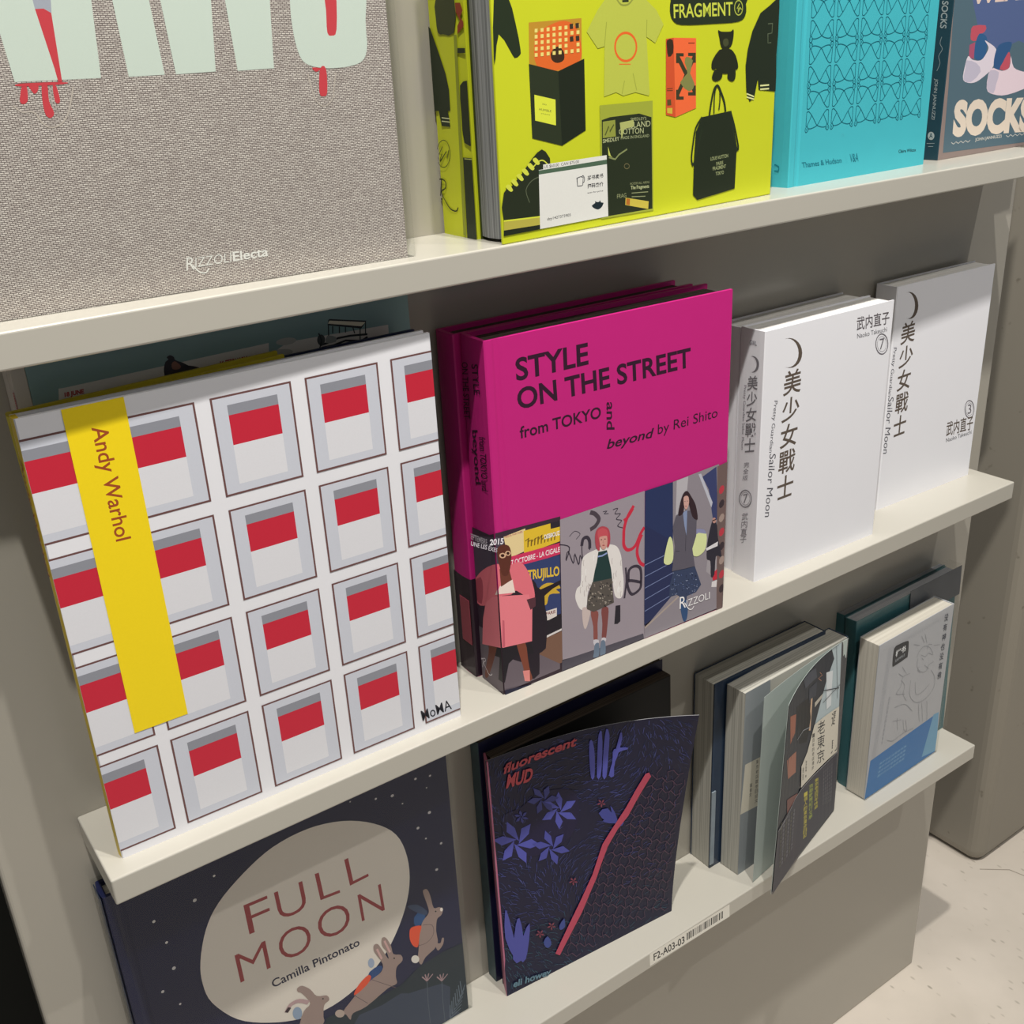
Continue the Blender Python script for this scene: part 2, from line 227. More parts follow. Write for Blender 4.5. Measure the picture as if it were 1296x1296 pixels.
ART = """
@ warhol
# framed_picture~00
* 6b4a48
P 0 3996 648 3996 648 5120 0 5120
* c7cad4
P 0 4018 626 4018 626 5098 0 5098
* d9d9de
P 0 4108 468 4108 468 4558 0 4558
* c2283c
P 0 4558 468 4558 468 4895 0 4895
* 8b8d96
P 0 4895 468 4895 468 5008 0 5008
# framed_picture~01
* 6b4a48
P 0 2720 648 2720 648 3840 0 3840
* c7cad4
P 0 2742 626 2742 626 3818 0 3818
* d9d9de
P 0 2832 468 2832 468 3280 0 3280
* c2283c
P 0 3280 468 3280 468 3616 0 3616
* 8b8d96
P 0 3616 468 3616 468 3728 0 3728
# framed_picture~02
* 6b4a48
P 0 1430 648 1430 648 2570 0 2570
* c7cad4
P 0 1452 626 1452 626 2548 0 2548
* d9d9de
P 0 1544 468 1544 468 2000 0 2000
* c2283c
P 0 2000 468 2000 468 2342 0 2342
* 8b8d96
P 0 2342 468 2342 468 2456 0 2456
# framed_picture~03
* 6b4a48
P 0 110 648 110 648 1300 0 1300
* c7cad4
P 0 132 626 132 626 1278 0 1278
* d9d9de
P 0 229 468 229 468 705 0 705
* c2283c
P 0 705 468 705 468 1062 0 1062
* 8b8d96
P 0 1062 468 1062 468 1181 0 1181
# framed_picture~10
* 6b4a48
P 788 3996 1730 3996 1730 5120 788 5120
* c7cad4
P 810 4018 1708 4018 1708 5098 810 5098
* d9d9de
P 967 4108 1551 4108 1551 4558 967 4558
* c2283c
P 967 4558 1551 4558 1551 4895 967 4895
* 8b8d96
P 967 4895 1551 4895 1551 5008 967 5008
# framed_picture~11
* 6b4a48
P 788 2720 1730 2720 1730 3840 788 3840
* c7cad4
P 810 2742 1708 2742 1708 3818 810 3818
* d9d9de
P 967 2832 1551 2832 1551 3280 967 3280
* c2283c
P 967 3280 1551 3280 1551 3616 967 3616
* 8b8d96
P 967 3616 1551 3616 1551 3728 967 3728
# framed_picture~12
* 6b4a48
P 788 1430 1730 1430 1730 2570 788 2570
* c7cad4
P 810 1452 1708 1452 1708 2548 810 2548
* d9d9de
P 967 1544 1551 1544 1551 2000 967 2000
* c2283c
P 967 2000 1551 2000 1551 2342 967 2342
* 8b8d96
P 967 2342 1551 2342 1551 2456 967 2456
# framed_picture~13
* 6b4a48
P 788 110 1730 110 1730 1300 788 1300
* c7cad4
P 810 132 1708 132 1708 1278 810 1278
* d9d9de
P 967 229 1551 229 1551 705 967 705
* c2283c
P 967 705 1551 705 1551 1062 967 1062
* 8b8d96
P 967 1062 1551 1062 1551 1181 967 1181
# framed_picture~20
* 6b4a48
P 1896 3996 2814 3996 2814 5120 1896 5120
* c7cad4
P 1918 4018 2792 4018 2792 5098 1918 5098
* d9d9de
P 2070 4108 2640 4108 2640 4558 2070 4558
* c2283c
P 2070 4558 2640 4558 2640 4895 2070 4895
* 8b8d96
P 2070 4895 2640 4895 2640 5008 2070 5008
# framed_picture~21
* 6b4a48
P 1896 2720 2814 2720 2814 3840 1896 3840
* c7cad4
P 1918 2742 2792 2742 2792 3818 1918 3818
* d9d9de
P 2070 2832 2640 2832 2640 3280 2070 3280
* c2283c
P 2070 3280 2640 3280 2640 3616 2070 3616
* 8b8d96
P 2070 3616 2640 3616 2640 3728 2070 3728
# framed_picture~22
* 6b4a48
P 1896 1430 2814 1430 2814 2570 1896 2570
* c7cad4
P 1918 1452 2792 1452 2792 2548 1918 2548
* d9d9de
P 2070 1544 2640 1544 2640 2000 2070 2000
* c2283c
P 2070 2000 2640 2000 2640 2342 2070 2342
* 8b8d96
P 2070 2342 2640 2342 2640 2456 2070 2456
# framed_picture~23
* 6b4a48
P 1896 110 2814 110 2814 1300 1896 1300
* c7cad4
P 1918 132 2792 132 2792 1278 1918 1278
* d9d9de
P 2070 229 2640 229 2640 705 2070 705
* c2283c
P 2070 705 2640 705 2640 1062 2070 1062
* 8b8d96
P 2070 1062 2640 1062 2640 1181 2070 1181
# framed_picture~30
* 6b4a48
P 2978 3996 3882 3996 3882 5120 2978 5120
* c7cad4
P 3000 4018 3860 4018 3860 5098 3000 5098
* d9d9de
P 3150 4108 3710 4108 3710 4558 3150 4558
* c2283c
P 3150 4558 3710 4558 3710 4895 3150 4895
* 8b8d96
P 3150 4895 3710 4895 3710 5008 3150 5008
# framed_picture~31
* 6b4a48
P 2978 2720 3882 2720 3882 3840 2978 3840
* c7cad4
P 3000 2742 3860 2742 3860 3818 3000 3818
* d9d9de
P 3150 2832 3710 2832 3710 3280 3150 3280
* c2283c
P 3150 3280 3710 3280 3710 3616 3150 3616
* 8b8d96
P 3150 3616 3710 3616 3710 3728 3150 3728
# framed_picture~32
* 6b4a48
P 2978 1430 3882 1430 3882 2570 2978 2570
* c7cad4
P 3000 1452 3860 1452 3860 2548 3000 2548
* d9d9de
P 3150 1544 3710 1544 3710 2000 3150 2000
* c2283c
P 3150 2000 3710 2000 3710 2342 3150 2342
* 8b8d96
P 3150 2342 3710 2342 3710 2456 3150 2456
# framed_picture~33
* 6b4a48
P 2978 110 3882 110 3882 1300 2978 1300
* c7cad4
P 3000 132 3860 132 3860 1278 3000 1278
* d9d9de
P 3150 229 3710 229 3710 705 3150 705
* c2283c
P 3150 705 3710 705 3710 1062 3150 1062
* 8b8d96
P 3150 1062 3710 1062 3710 1181 3150 1181
# framed_picture~40
* 6b4a48
P 4046 3996 4592 3996 4592 5120 4046 5120
* c7cad4
P 4068 4018 4592 4018 4592 5098 4068 5098
* d9d9de
P 4218 4108 4592 4108 4592 4558 4218 4558
* c2283c
P 4218 4558 4592 4558 4592 4895 4218 4895
* 8b8d96
P 4218 4895 4592 4895 4592 5008 4218 5008
# framed_picture~41
* 6b4a48
P 4046 2720 4592 2720 4592 3840 4046 3840
* c7cad4
P 4068 2742 4592 2742 4592 3818 4068 3818
* d9d9de
P 4218 2832 4592 2832 4592 3280 4218 3280
* c2283c
P 4218 3280 4592 3280 4592 3616 4218 3616
* 8b8d96
P 4218 3616 4592 3616 4592 3728 4218 3728
# framed_picture~42
* 6b4a48
P 4046 1430 4592 1430 4592 2570 4046 2570
* c7cad4
P 4068 1452 4592 1452 4592 2548 4068 2548
* d9d9de
P 4218 1544 4592 1544 4592 2000 4218 2000
* c2283c
P 4218 2000 4592 2000 4592 2342 4218 2342
* 8b8d96
P 4218 2342 4592 2342 4592 2456 4218 2456
# framed_picture~43
* 6b4a48
P 4046 110 4592 110 4592 1300 4046 1300
* c7cad4
P 4068 132 4592 132 4592 1278 4068 1278
* d9d9de
P 4218 229 4592 229 4592 705 4218 705
* c2283c
P 4218 705 4592 705 4592 1062 4218 1062
* 8b8d96
P 4218 1062 4592 1062 4592 1181 4218 1181
# author_strip
* f0d31c
P 434 1550 1040 1550 1040 5330 434 5330
# title_lettering
* 9c4a25
T Andy Warhol | cap | 0.012 | 678 5088 0 -1254 150 -5
# publisher_mark
* 22222c
T MoMA | cap | 0.006 | 4007 174 457 -2 -18 159
@ warhol_spine
# title_lettering
* 9c4a25
T Andy Warhol | cap | 0.01 | 52 4900 0 -1280 92 0
@ pink
# title_lettering
* 33172c
T STYLE | cap | 0.022 | 448 4487 1129 0 -3 276
T ON THE STREET | cap | 0.022 | 454 4107 2897 -3 -12 264
T from TOKYO | cap | 0.016 | 463 3711 1303 -7 -3 154
T and | cap | 0.016 | 1865 3899 -7 -391 130 -28
T beyond | cap | 0.016 | 1853 3230 789 -18 46 130
T by Rei Shito | cap | 0 | 2754 3232 1124 7 4 144
# band_photo~1
* 3a2b38
P 0 0 0 2497 1046 2448 993 0
* 4a4150
P 0 2443 127 2392 73 1528 0 1552
* e6cf9a
P 128 2410 474 2433 457 2104 180 2074
* e2bd33
P 444 2404 1037 2386 1025 2081 433 2054
* 7a5f22
L 0.9 464 2247 515 2277 500 2148
L 0.9 517 2229 567 2237 554 2146
L 0.9 570 2210 622 2245 608 2143
L 0.9 625 2233 676 2253 663 2140
L 0.9 679 2215 731 2261 717 2137
L 0.9 732 2196 784 2219 772 2135
L 0.9 788 2219 839 2227 827 2132
L 0.9 842 2201 895 2235 882 2129
L 0.9 897 2182 950 2243 937 2126
* 2c2630
P 880 2400 1037 2386 1034 2299 881 2308
* f2eef2
T DEBBOUZ | cap | 0.02 | 774 2186 255 -9 -1 62
* b0475f
T MEDIA PARTNER | cap | 0 | 146 2386 284 -1 -2 27
* cf3560
P 181 2093 1024 2057 1022 1886 218 1890
* f6e6ea
T 7 OCTOBRE - LA CIGALE | cap | 0.015 | 222 1958 797 -35 4 75
* 33406e
P 343 1916 1017 1875 1000 954 590 992
* e3bd3c
T TRUJILLO | cap | 0.03 | 475 1664 522 -99 3 136
* cfa936
P 656 1475 690 1496 736 1510 787 1512 845 1496 907 1466 957 1437 987 1409 1003 1380 1006 1360 986 1359 951 1366 932 1364 951 1339 986 1305 995 1283 949 1293 878 1316 821 1320 796 1286 785 1234 773 1195 754 1180 736 1179 721 1192 713 1228 709 1278 701 1320 682 1343 658 1359 643 1379 638 1410 641 1446
* ded4cf
P 750 1080 933 1071 927 917 752 928
* 7a2f2c
T PARIS | cap | 0.02 | 747 1012 161 -14 2 48
* 221d26
P 743 919 1008 951 1003 682 729 696
* 7a5a4a
P 727 655 1011 671 996 154 594 156 0 217 0 459 138 538
* d8d2d0
P 728 688 1004 715 1003 682 731 654
* e8e4ea
T 2015 | cap | 0.03 | -95 2353 213 -41 13 78
* cfc9d2
T UNE LES EXES | cap | 0.01 | -375 2437 390 -222 12 55
* 6b6068
P 0 935 34 904 951 149 948 64 66 41 0 67
* 231b26
P 515 1620 559 1636 597 1573 620 1505 676 1448 855 1464 1024 1488 1063 1464 1022 1424 876 1394 735 1328 734 1176 763 974 750 713 720 490 662 459 608 447 604 280 592 114 504 67 415 96 413 209 385 362 176 503 19 665 169 871 382 1105 466 1394
* 1e1a22
P 0 860 449 755 522 479 224 548 92 472 11 190 0 203
* 7f4433
P 237 790 275 793 335 754 382 697 400 620 406 525 411 436 419 364 427 299 436 237 451 175 467 116 467 76 435 60 387 63 349 88 337 144 335 221 330 299 317 364 301 430 285 504 262 608 239 720
* e08a86
P 316 270 431 239 426 58 341 91
* e2727f
P 0 2050 16 2048 50 2016 68 1969 98 1939 155 1946 224 1971 285 1984 330 1979 368 1963 406 1927 446 1866 485 1785 519 1697 546 1595 567 1486 576 1401 573 1350 558 1324 521 1331 449 1395 356 1491 281 1558 245 1564 226 1542 196 1527 139 1535 71 1550 13 1556 0 1551
* e87f8a
P 0 1565 476 1434 524 1218 493 689 16 756 0 765
* c65f70
P 31 1187 63 1167 50 760 8 763
* f0dcd2
P 0 1668 23 1708 230 1743 259 1537 0 1595
* 6e3c2f
P 35 1966 186 1911 218 1746 42 1694
* 55303a
P 438 1367 587 1358 580 1219 493 1188
* 5e3026
P 23 2273 43 2292 71 2301 101 2302 135 2296 170 2281 199 2258 217 2223 227 2180 232 2134 232 2087 225 2036 215 1986 203 1932 186 1877 166 1840 137 1829 104 1836 77 1857 60 1896 48 1949 38 2004 28 2057 20 2113 16 2162 13 2206 14 2244
* d9b08f
P 147 2130 143 2119 135 2110 123 2105 109 2104 93 2106 77 2113 63 2123 52 2135 46 2148 44 2161 47 2172 55 2181 67 2186 82 2187 98 2185 113 2178 127 2168 138 2156 145 2143
P 225 2140 222 2129 215 2121 205 2116 192 2114 178 2117 165 2123 153 2132 144 2143 138 2155 136 2167 139 2178 146 2186 156 2191 169 2193 183 2190 196 2184 208 2175 218 2164 223 2152
* 3a1c18
P 124 2137 123 2130 118 2125 111 2122 103 2121 94 2123 85 2126 77 2132 71 2139 67 2147 66 2154 68 2161 72 2166 79 2169 87 2170 97 2168 106 2165 114 2159 120 2152 123 2144
P 205 2146 204 2140 200 2135 194 2132 187 2130 179 2132 172 2135 165 2140 160 2147 157 2154 156 2161 158 2167 162 2172 167 2176 174 2177 182 2175 189 2172 196 2167 201 2160 204 2153
# band_photo~2
* 9a9099
P 1038 2401 2518 2434 2518 2315 2518 12 998 196
* 4e4a55
P 988 187 2489 103 2504 17 982 8
* 3c3540
P 981 0 982 16 2513 14 2513 0
* 3a3340
L 0.9 1012 2033 1047 2019 1099 1999 1149 1973 1179 1942 1177 1894 1155 1834 1129 1781 1115 1754 1116 1773 1125 1822 1138 1871 1154 1887 1173 1850 1197 1781 1220 1711 1238 1674 1249 1691 1254 1741 1258 1792 1266 1812 1280 1780 1298 1718 1315 1656 1330 1625 1338 1643 1344 1691 1349 1740 1357 1763 1370 1740 1387 1691 1402 1642 1411 1620 1411 1638 1405 1679 1397 1729 1392 1773 1391 1811 1390 1849 1392 1886 1396 1918 1405 1947 1417 1974 1431 1995 1445 2007 1462 2009 1482 2002 1500 1988 1514 1966 1521 1928 1524 1878 1525 1829 1526 1795
L 2.6 1389 1899 1393 1918 1398 1946 1405 1975 1415 1995 1429 2006 1446 2011 1464 2011 1480 2007 1494 1996 1506 1981 1517 1960 1525 1938 1528 1908 1529 1873 1527 1839 1527 1816
* 4a4049
L 3.2 1547 2367 1562 2361 1583 2352 1606 2340 1628 2324 1648 2303 1670 2276 1688 2249 1695 2223 1690 2199 1675 2176 1655 2155 1635 2137 1612 2125 1584 2117 1559 2111 1541 2107
* 3a3340
L 0.6 1768 2316 1790 2314 1821 2311 1838 2306 1826 2298 1802 2288 1790 2279 1809 2272 1842 2266 1866 2262
L 0.7 1944 2297 1962 2299 1989 2301 2014 2300 2028 2295 2022 2281 2003 2262 1984 2242 1979 2226 1997 2217 2028 2212 2059 2207 2075 2199 2064 2186 2038 2169 2012 2152 2002 2136 2018 2124 2049 2112 2081 2101 2097 2088 2087 2074 2061 2058 2035 2041 2024 2026 2039 2009 2068 1992 2099 1977 2120 1966
L 0.5 1184 2104 1201 2117 1225 2136 1252 2152 1277 2159 1303 2150 1332 2132 1356 2111 1367 2092 1359 2074 1337 2057 1312 2041 1296 2030
* c62c44
L 2.6 2317 2257 2296 2232 2266 2198 2233 2159 2207 2120 2187 2084 2170 2047 2156 2009 2145 1970 2137 1929 2133 1886 2132 1844 2131 1805 2129 1769 2128 1735 2130 1704 2137 1675 2150 1647 2168 1621 2190 1600 2215 1587 2243 1583 2275 1585 2308 1595 2338 1615 2366 1648 2391 1693 2416 1740 2438 1778 2460 1807 2482 1831 2500 1850 2513 1864
L 2.2 2134 2078 2156 2086 2187 2098 2219 2117 2250 2150 2282 2190 2304 2218
L 2.6 2463 1761 2451 1739 2433 1709 2415 1674 2401 1639 2390 1605 2381 1570 2375 1533 2375 1495 2381 1453 2393 1408 2408 1364 2425 1327 2446 1299 2472 1276 2496 1258 2513 1245
* 3a3340
L 1.6 2163 1321 2168 1266 2173 1185 2174 1099 2163 1001 2146 897 2134 823
L 2.3 2211 1087 2211 1121 2211 1171 2214 1222 2225 1258 2246 1278 2275 1289 2307 1292 2337 1289 2365 1281 2393 1266 2418 1244 2437 1214 2447 1170 2451 1115 2451 1059 2449 1010 2448 971 2446 937 2439 908 2424 884 2395 864 2357 847 2317 838 2284 840 2259 857 2238 886 2222 921 2210 954 2199 992 2191 1034 2192 1070 2211 1087 2259 1076 2330 1046 2401 1011 2449 988
* 8a4f49
P 1520 808 1557 821 1613 800 1652 763 1657 712 1646 644 1636 568 1635 474 1636 371 1630 300 1609 275 1582 281 1562 313 1557 375 1559 462 1558 551 1541 647 1521 744
* 7e4644
P 1714 787 1750 809 1800 802 1836 767 1841 698 1831 601 1819 504 1808 408 1794 312 1777 247 1753 225 1726 235 1708 271 1708 343 1717 441 1723 538 1717 632 1708 724
* c9c5cc
P 1557 326 1603 319 1650 293 1656 258 1641 228 1604 220 1567 232 1552 281
P 1709 305 1746 301 1783 279 1789 250 1777 224 1742 217 1707 226 1699 268
* 68788c
P 1580 238 1603 255 1632 255 1653 234 1660 178 1660 99 1654 40 1644 17 1629 13 1611 14 1588 16 1562 22 1545 34 1543 49 1549 70 1557 98 1562 145 1568 200
P 1690 244 1714 264 1743 259 1764 233 1775 173 1777 91 1773 30 1759 10 1738 11 1718 16 1699 12 1680 12 1669 34 1669 98 1677 183
* 25222c
P 1971 755 2058 737 2055 467 2004 439 1942 457
* e3dedb
P 1662 1775 1708 1782 1749 1789 1789 1792 1829 1788 1873 1779 1918 1764 1960 1744 1996 1717 2024 1682 2047 1639 2065 1592 2079 1542 2089 1489 2094 1432 2097 1375 2101 1319 2108 1266 2115 1215 2121 1165 2124 1115 2124 1063 2122 1009 2117 960 2110 920 2101 890 2090 867 2076 853 2059 848 2037 853 2010 866 1983 890 1961 925 1946 978 1936 1045 1927 1117 1916 1182 1902 1237 1886 1289 1871 1341 1858 1395 1851 1460 1846 1531 1840 1595 1826 1641 1802 1664 1769 1673 1736 1669 1707 1656 1685 1632 1666 1597 1649 1554 1633 1509 1619 1457 1608 1399 1596 1341 1580 1290 1557 1252 1530 1221 1503 1190 1481 1149 1468 1089 1460 1016 1453 948 1439 902 1416 883 1387 881 1358 893 1332 916 1308 955 1285 1008 1266 1066 1255 1116 1254 1157 1260 1195 1271 1229 1283 1257 1300 1273 1320 1279 1340 1289 1356 1319 1363 1380 1366 1461 1369 1544 1376 1610 1385 1656 1394 1690 1410 1716 1438 1738 1484 1754 1543 1764 1606 1770
* c9b8b4
P 1375 923 1416 923 1472 884 1509 834 1509 776 1489 708 1468 649 1451 604 1434 569 1417 556 1402 569 1387 605 1377 659 1368 748 1364 856
* f3f0ee
L 0.5 2052 1094 2037 1051 2046 997
* bfb6b4
L 0.5 1357 1264 1341 1221 1349 1169
L 0.5 2076 965 2060 921 2069 867
* f3f0ee
L 0.5 1391 1441 1376 1399 1384 1347
* bfb6b4
L 0.5 1924 1547 1909 1504 1918 1452
L 0.5 1496 1284 1480 1242 1489 1190
* f3f0ee
L 0.5 2040 1057 2025 1014 2034 960
* bfb6b4
L 0.5 1422 1672 1407 1631 1414 1580
L 0.5 1914 1009 1899 965 1908 912
* f3f0ee
L 0.5 1457 1525 1442 1483 1450 1432
* bfb6b4
L 0.5 1995 1321 1979 1278 1988 1225
L 0.5 1451 1412 1435 1370 1444 1318
* f3f0ee
L 0.5 1971 1184 1956 1141 1965 1088
* bfb6b4
L 0.5 1394 1352 1379 1310 1387 1258
L 0.5 1890 1182 1875 1139 1884 1085
* f3f0ee
L 0.5 1603 1702 1588 1660 1596 1609
* bfb6b4
L 0.5 1948 1304 1933 1261 1942 1208
L 0.5 1466 1253 1451 1211 1459 1159
* f3f0ee
L 0.5 1907 1202 1892 1159 1901 1106
* bfb6b4
L 0.5 1510 1253 1495 1210 1503 1158
L 0.5 2066 1136 2051 1092 2060 1038
* f3f0ee
L 0.5 1368 1358 1353 1316 1361 1264
* bfb6b4
L 0.5 2082 1475 2066 1433 2076 1380
L 0.5 1578 1128 1563 1085 1571 1032
* f3f0ee
L 0.5 2022 1052 2007 1008 2016 954
* bfb6b4
L 0.5 1423 1192 1408 1150 1416 1097
* 1f3a3a
P 1673 1719 1827 1704 1895 1384 1916 1182 1555 1233 1607 1453 1646 1569
* 8fa0d0
L 1.2 1664 1652 1743 1641 1827 1658
* 57514c
P 1556 1276 1904 1229 1940 821 1787 806 1568 792 1450 876 1467 1067
* a49c90
P 1560 1071 1546 1080 1538 1100 1544 1111 1559 1102 1567 1081
* 2c2a2e
P 1754 1135 1737 1139 1720 1159 1720 1175 1737 1171 1755 1151
* 857a72
P 1559 1014 1546 1017 1538 1029 1544 1039 1558 1035 1565 1023
* a49c90
P 1924 1000 1910 997 1890 1010 1885 1025 1899 1028 1918 1015
* 2c2a2e
P 1912 830 1898 832 1880 848 1875 861 1889 859 1907 843
* 857a72
P 1881 1050 1865 1049 1846 1065 1843 1081 1859 1082 1878 1066
* a49c90
P 1790 846 1775 853 1772 864 1784 869 1798 862 1801 851
* 2c2a2e
P 1610 1010 1594 1016 1577 1036 1577 1051 1593 1046 1610 1026
* 857a72
P 1563 932 1548 933 1528 949 1522 963 1537 962 1557 946
* a49c90
P 1621 1061 1609 1065 1596 1081 1596 1093 1608 1088 1620 1072
* 2c2a2e
P 1901 1026 1887 1031 1871 1050 1870 1063 1884 1058 1900 1039
* 857a72
P 1860 1107 1844 1110 1825 1129 1822 1144 1838 1140 1857 1121
* a49c90
P 1694 957 1681 968 1678 986 1689 993 1701 982 1704 963
* 2c2a2e
P 1513 918 1501 924 1488 943 1487 955 1500 948 1512 929
* 857a72
P 1606 1206 1593 1213 1583 1231 1585 1242 1598 1235 1608 1217
* a49c90
P 1875 1113 1865 1119 1860 1131 1866 1137 1876 1132 1880 1119
* 2c2a2e
P 1847 950 1835 958 1824 978 1825 989 1837 981 1848 961
* 857a72
P 1607 1185 1596 1187 1583 1200 1582 1211 1593 1209 1606 1196
* a49c90
P 1796 1136 1785 1142 1781 1154 1788 1160 1799 1154 1803 1142
* 2c2a2e
P 1884 1110 1873 1123 1872 1142 1883 1149 1894 1136 1894 1116
* 857a72
P 1723 1142 1707 1149 1693 1171 1696 1185 1712 1177 1725 1156
* a49c90
P 1536 1029 1521 1034 1512 1049 1518 1060 1533 1055 1542 1040
* 2c2a2e
P 1710 985 1695 992 1689 1006 1698 1014 1713 1008 1719 993
* 857a72
P 1519 1230 1510 1239 1508 1254 1515 1261 1524 1252 1526 1236
* a49c90
P 1907 966 1893 965 1882 976 1885 988 1899 990 1910 978
* 2c2a2e
P 1880 1094 1868 1103 1859 1124 1864 1135 1876 1125 1885 1105
* 857a72
P 1743 987 1729 989 1716 1004 1718 1016 1732 1014 1745 999
* a49c90
P 1527 1026 1517 1022 1499 1029 1490 1039 1500 1043 1518 1036
* 2c2a2e
P 1907 1098 1897 1094 1879 1101 1871 1112 1880 1116 1898 1109
* 857a72
P 1737 904 1723 913 1721 927 1732 932 1746 923 1748 909
* a49c90
P 1721 1110 1705 1117 1695 1136 1700 1148 1716 1141 1726 1122
* 2c2a2e
P 1630 939 1620 939 1610 948 1610 958 1621 958 1631 949
* 857a72
P 1684 1069 1668 1069 1648 1085 1645 1101 1661 1101 1681 1085
* a49c90
P 1716 1032 1701 1032 1683 1048 1680 1063 1695 1063 1713 1047
* 2c2a2e
P 1705 1139 1689 1150 1680 1173 1687 1185 1704 1174 1713 1151
* 857a72
P 1776 955 1764 965 1759 983 1766 991 1779 982 1784 964
* a49c90
P 1745 1008 1731 1008 1718 1022 1719 1035 1733 1035 1746 1021
* 2c2a2e
P 1542 1097 1528 1101 1508 1119 1502 1133 1517 1129 1537 1112
* 857a72
P 1576 1069 1566 1080 1562 1099 1568 1107 1579 1097 1583 1078
* a49c90
P 1491 991 1478 1003 1477 1020 1489 1025 1502 1013 1503 996
* 2c2a2e
P 1833 1172 1825 1165 1810 1171 1804 1183 1812 1190 1827 1184
* 857a72
P 1721 1206 1709 1215 1699 1235 1702 1246 1714 1237 1724 1217
* a49c90
P 1749 946 1736 947 1721 960 1719 973 1732 972 1747 959
* 2c2a2e
P 1882 851 1873 849 1862 857 1859 867 1868 869 1880 861
* 857a72
P 1686 1041 1671 1052 1665 1075 1673 1085 1687 1074 1694 1051
* a49c90
P 1879 872 1867 870 1843 879 1832 889 1844 892 1868 883
* 2c2a2e
P 1558 1005 1546 1012 1533 1032 1533 1044 1545 1037 1558 1017
* 857a72
P 1765 1152 1750 1157 1732 1176 1730 1190 1746 1186 1763 1166
* a49c90
P 1670 972 1657 982 1646 1004 1648 1017 1660 1007 1671 984
* 2c2a2e
P 1527 1166 1518 1172 1514 1185 1520 1191 1529 1184 1532 1172
* 857a72
P 1845 837 1833 839 1823 851 1825 861 1836 859 1846 847
* a49c90
P 1808 866 1793 865 1770 879 1763 895 1778 896 1800 882
* 2c2a2e
P 1908 1026 1893 1033 1889 1046 1900 1052 1915 1045 1919 1032
* 857a72
P 1915 1151 1901 1160 1899 1174 1910 1179 1924 1170 1926 1156
* a49c90
P 1584 884 1570 885 1558 899 1560 911 1574 911 1586 897
* 2c2a2e
P 1742 995 1725 1005 1718 1027 1727 1038 1743 1027 1751 1006
* 857a72
P 1706 875 1695 872 1682 881 1679 893 1689 896 1702 887
* a49c90
P 1760 1133 1752 1130 1741 1137 1739 1147 1748 1151 1759 1143
* 2c2a2e
P 1793 802 1779 808 1760 827 1756 841 1771 835 1789 816
* 857a72
P 1662 967 1648 971 1640 984 1647 994 1661 990 1669 976
* b14652
P 1620 1976 1626 2019 1638 2054 1657 2079 1684 2096 1717 2102 1752 2100 1789 2086 1827 2063 1857 2032 1875 1992 1884 1944 1888 1897 1887 1852 1881 1809 1872 1776 1858 1752 1841 1739 1828 1746 1827 1787 1829 1847 1819 1897 1783 1932 1736 1957 1701 1952 1694 1892 1699 1803 1697 1744 1679 1740 1654 1766 1634 1805 1624 1856 1619 1920
* cf9a8e
P 1702 1962 1734 1970 1778 1964 1813 1951 1828 1930 1833 1902 1835 1871 1836 1836 1832 1799 1824 1769 1808 1749 1787 1737 1768 1733 1753 1737 1740 1749 1728 1766 1717 1788 1706 1816 1699 1848 1694 1889 1692 1933
* c4525c
P 1668 2045 1689 2065 1720 2074 1751 2073 1782 2059 1814 2035 1838 2006 1849 1968 1852 1925 1850 1898 1844 1901 1832 1920 1812 1936 1778 1944 1735 1948 1701 1948 1686 1935 1681 1917 1677 1918 1670 1952 1664 2004
* 3a2226
P 1744 1894 1743 1892 1741 1890 1738 1890 1733 1890 1729 1891 1724 1893 1720 1895 1716 1898 1714 1900 1713 1903 1714 1904 1716 1906 1720 1906 1724 1906 1729 1905 1734 1903 1738 1901 1741 1898 1743 1896
P 1808 1885 1807 1883 1805 1882 1802 1882 1797 1882 1792 1883 1788 1885 1783 1887 1780 1889 1778 1892 1777 1894 1778 1896 1780 1897 1784 1898 1788 1897 1793 1896 1797 1895 1802 1892 1805 1890 1807 1887
* 9c3440
P 1787 1792 1786 1790 1783 1789 1778 1788 1771 1789 1765 1791 1758 1793 1751 1796 1747 1799 1743 1803 1742 1806 1744 1808 1747 1810 1752 1810 1758 1809 1765 1808 1772 1805 1778 1802 1783 1799 1786 1795
* a8756c
L 0.3 1762 1882 1756 1842 1773 1833
# band_photo~3
* 28345c
P 2518 2434 3110 2438 3124 1508 3010 772 2504 240
* 272f55
P 2518 1892 3050 1488 3064 447 2504 240
* 8d868e
P 3037 2437 3602 2473 3930 2492 4021 34 2513 14 2513 192 3063 580
* b4b0b6
P 3110 2438 3330 2450 3290 2003 3178 1280 3090 1476
* 39406a
P 3605 2370 3880 2464 3938 1570 3832 1643 3739 2130
* b9bac6
P 3528 2431 3578 2430 3823 1899 3800 1821
* a09aa0
P 3760 1148 3976 1257 4004 496 3730 762
* 7784ae
L 0.6 2513 1251 3052 1318
L 0.6 2513 1061 3055 1138
L 0.6 2513 869 3057 957
L 0.6 2513 675 3060 774
L 0.6 2513 479 3062 589
* a89a92
L 1.6 2513 192 3216 529
* c22a3f
P 3972 1646 4089 1720 4099 1481 3994 1468
* 6d5a58
P 3896 2460 4100 2487 4100 1396 4088 11 3968 5
* b83a48
P 4044 2036 4009 1997 3967 1996 3944 2033 3952 2087 3987 2125 4028 2126 4052 2089
* 3a3036
P 4053 1801 4018 1763 3976 1762 3953 1800 3961 1853 3996 1892 4037 1893 4061 1855
* a08c84
P 4063 1564 4027 1525 3985 1525 3961 1563 3969 1617 4005 1656 4046 1657 4071 1618
* b83a48
P 4072 1324 4036 1285 3994 1285 3970 1324 3978 1379 4014 1417 4056 1418 4080 1379
* 3a3036
P 4082 1081 4046 1042 4003 1042 3979 1081 3987 1137 4023 1176 4065 1176 4090 1136
* a08c84
P 4092 835 4055 795 4013 796 3988 836 3996 892 4032 931 4075 931 4100 891
* b83a48
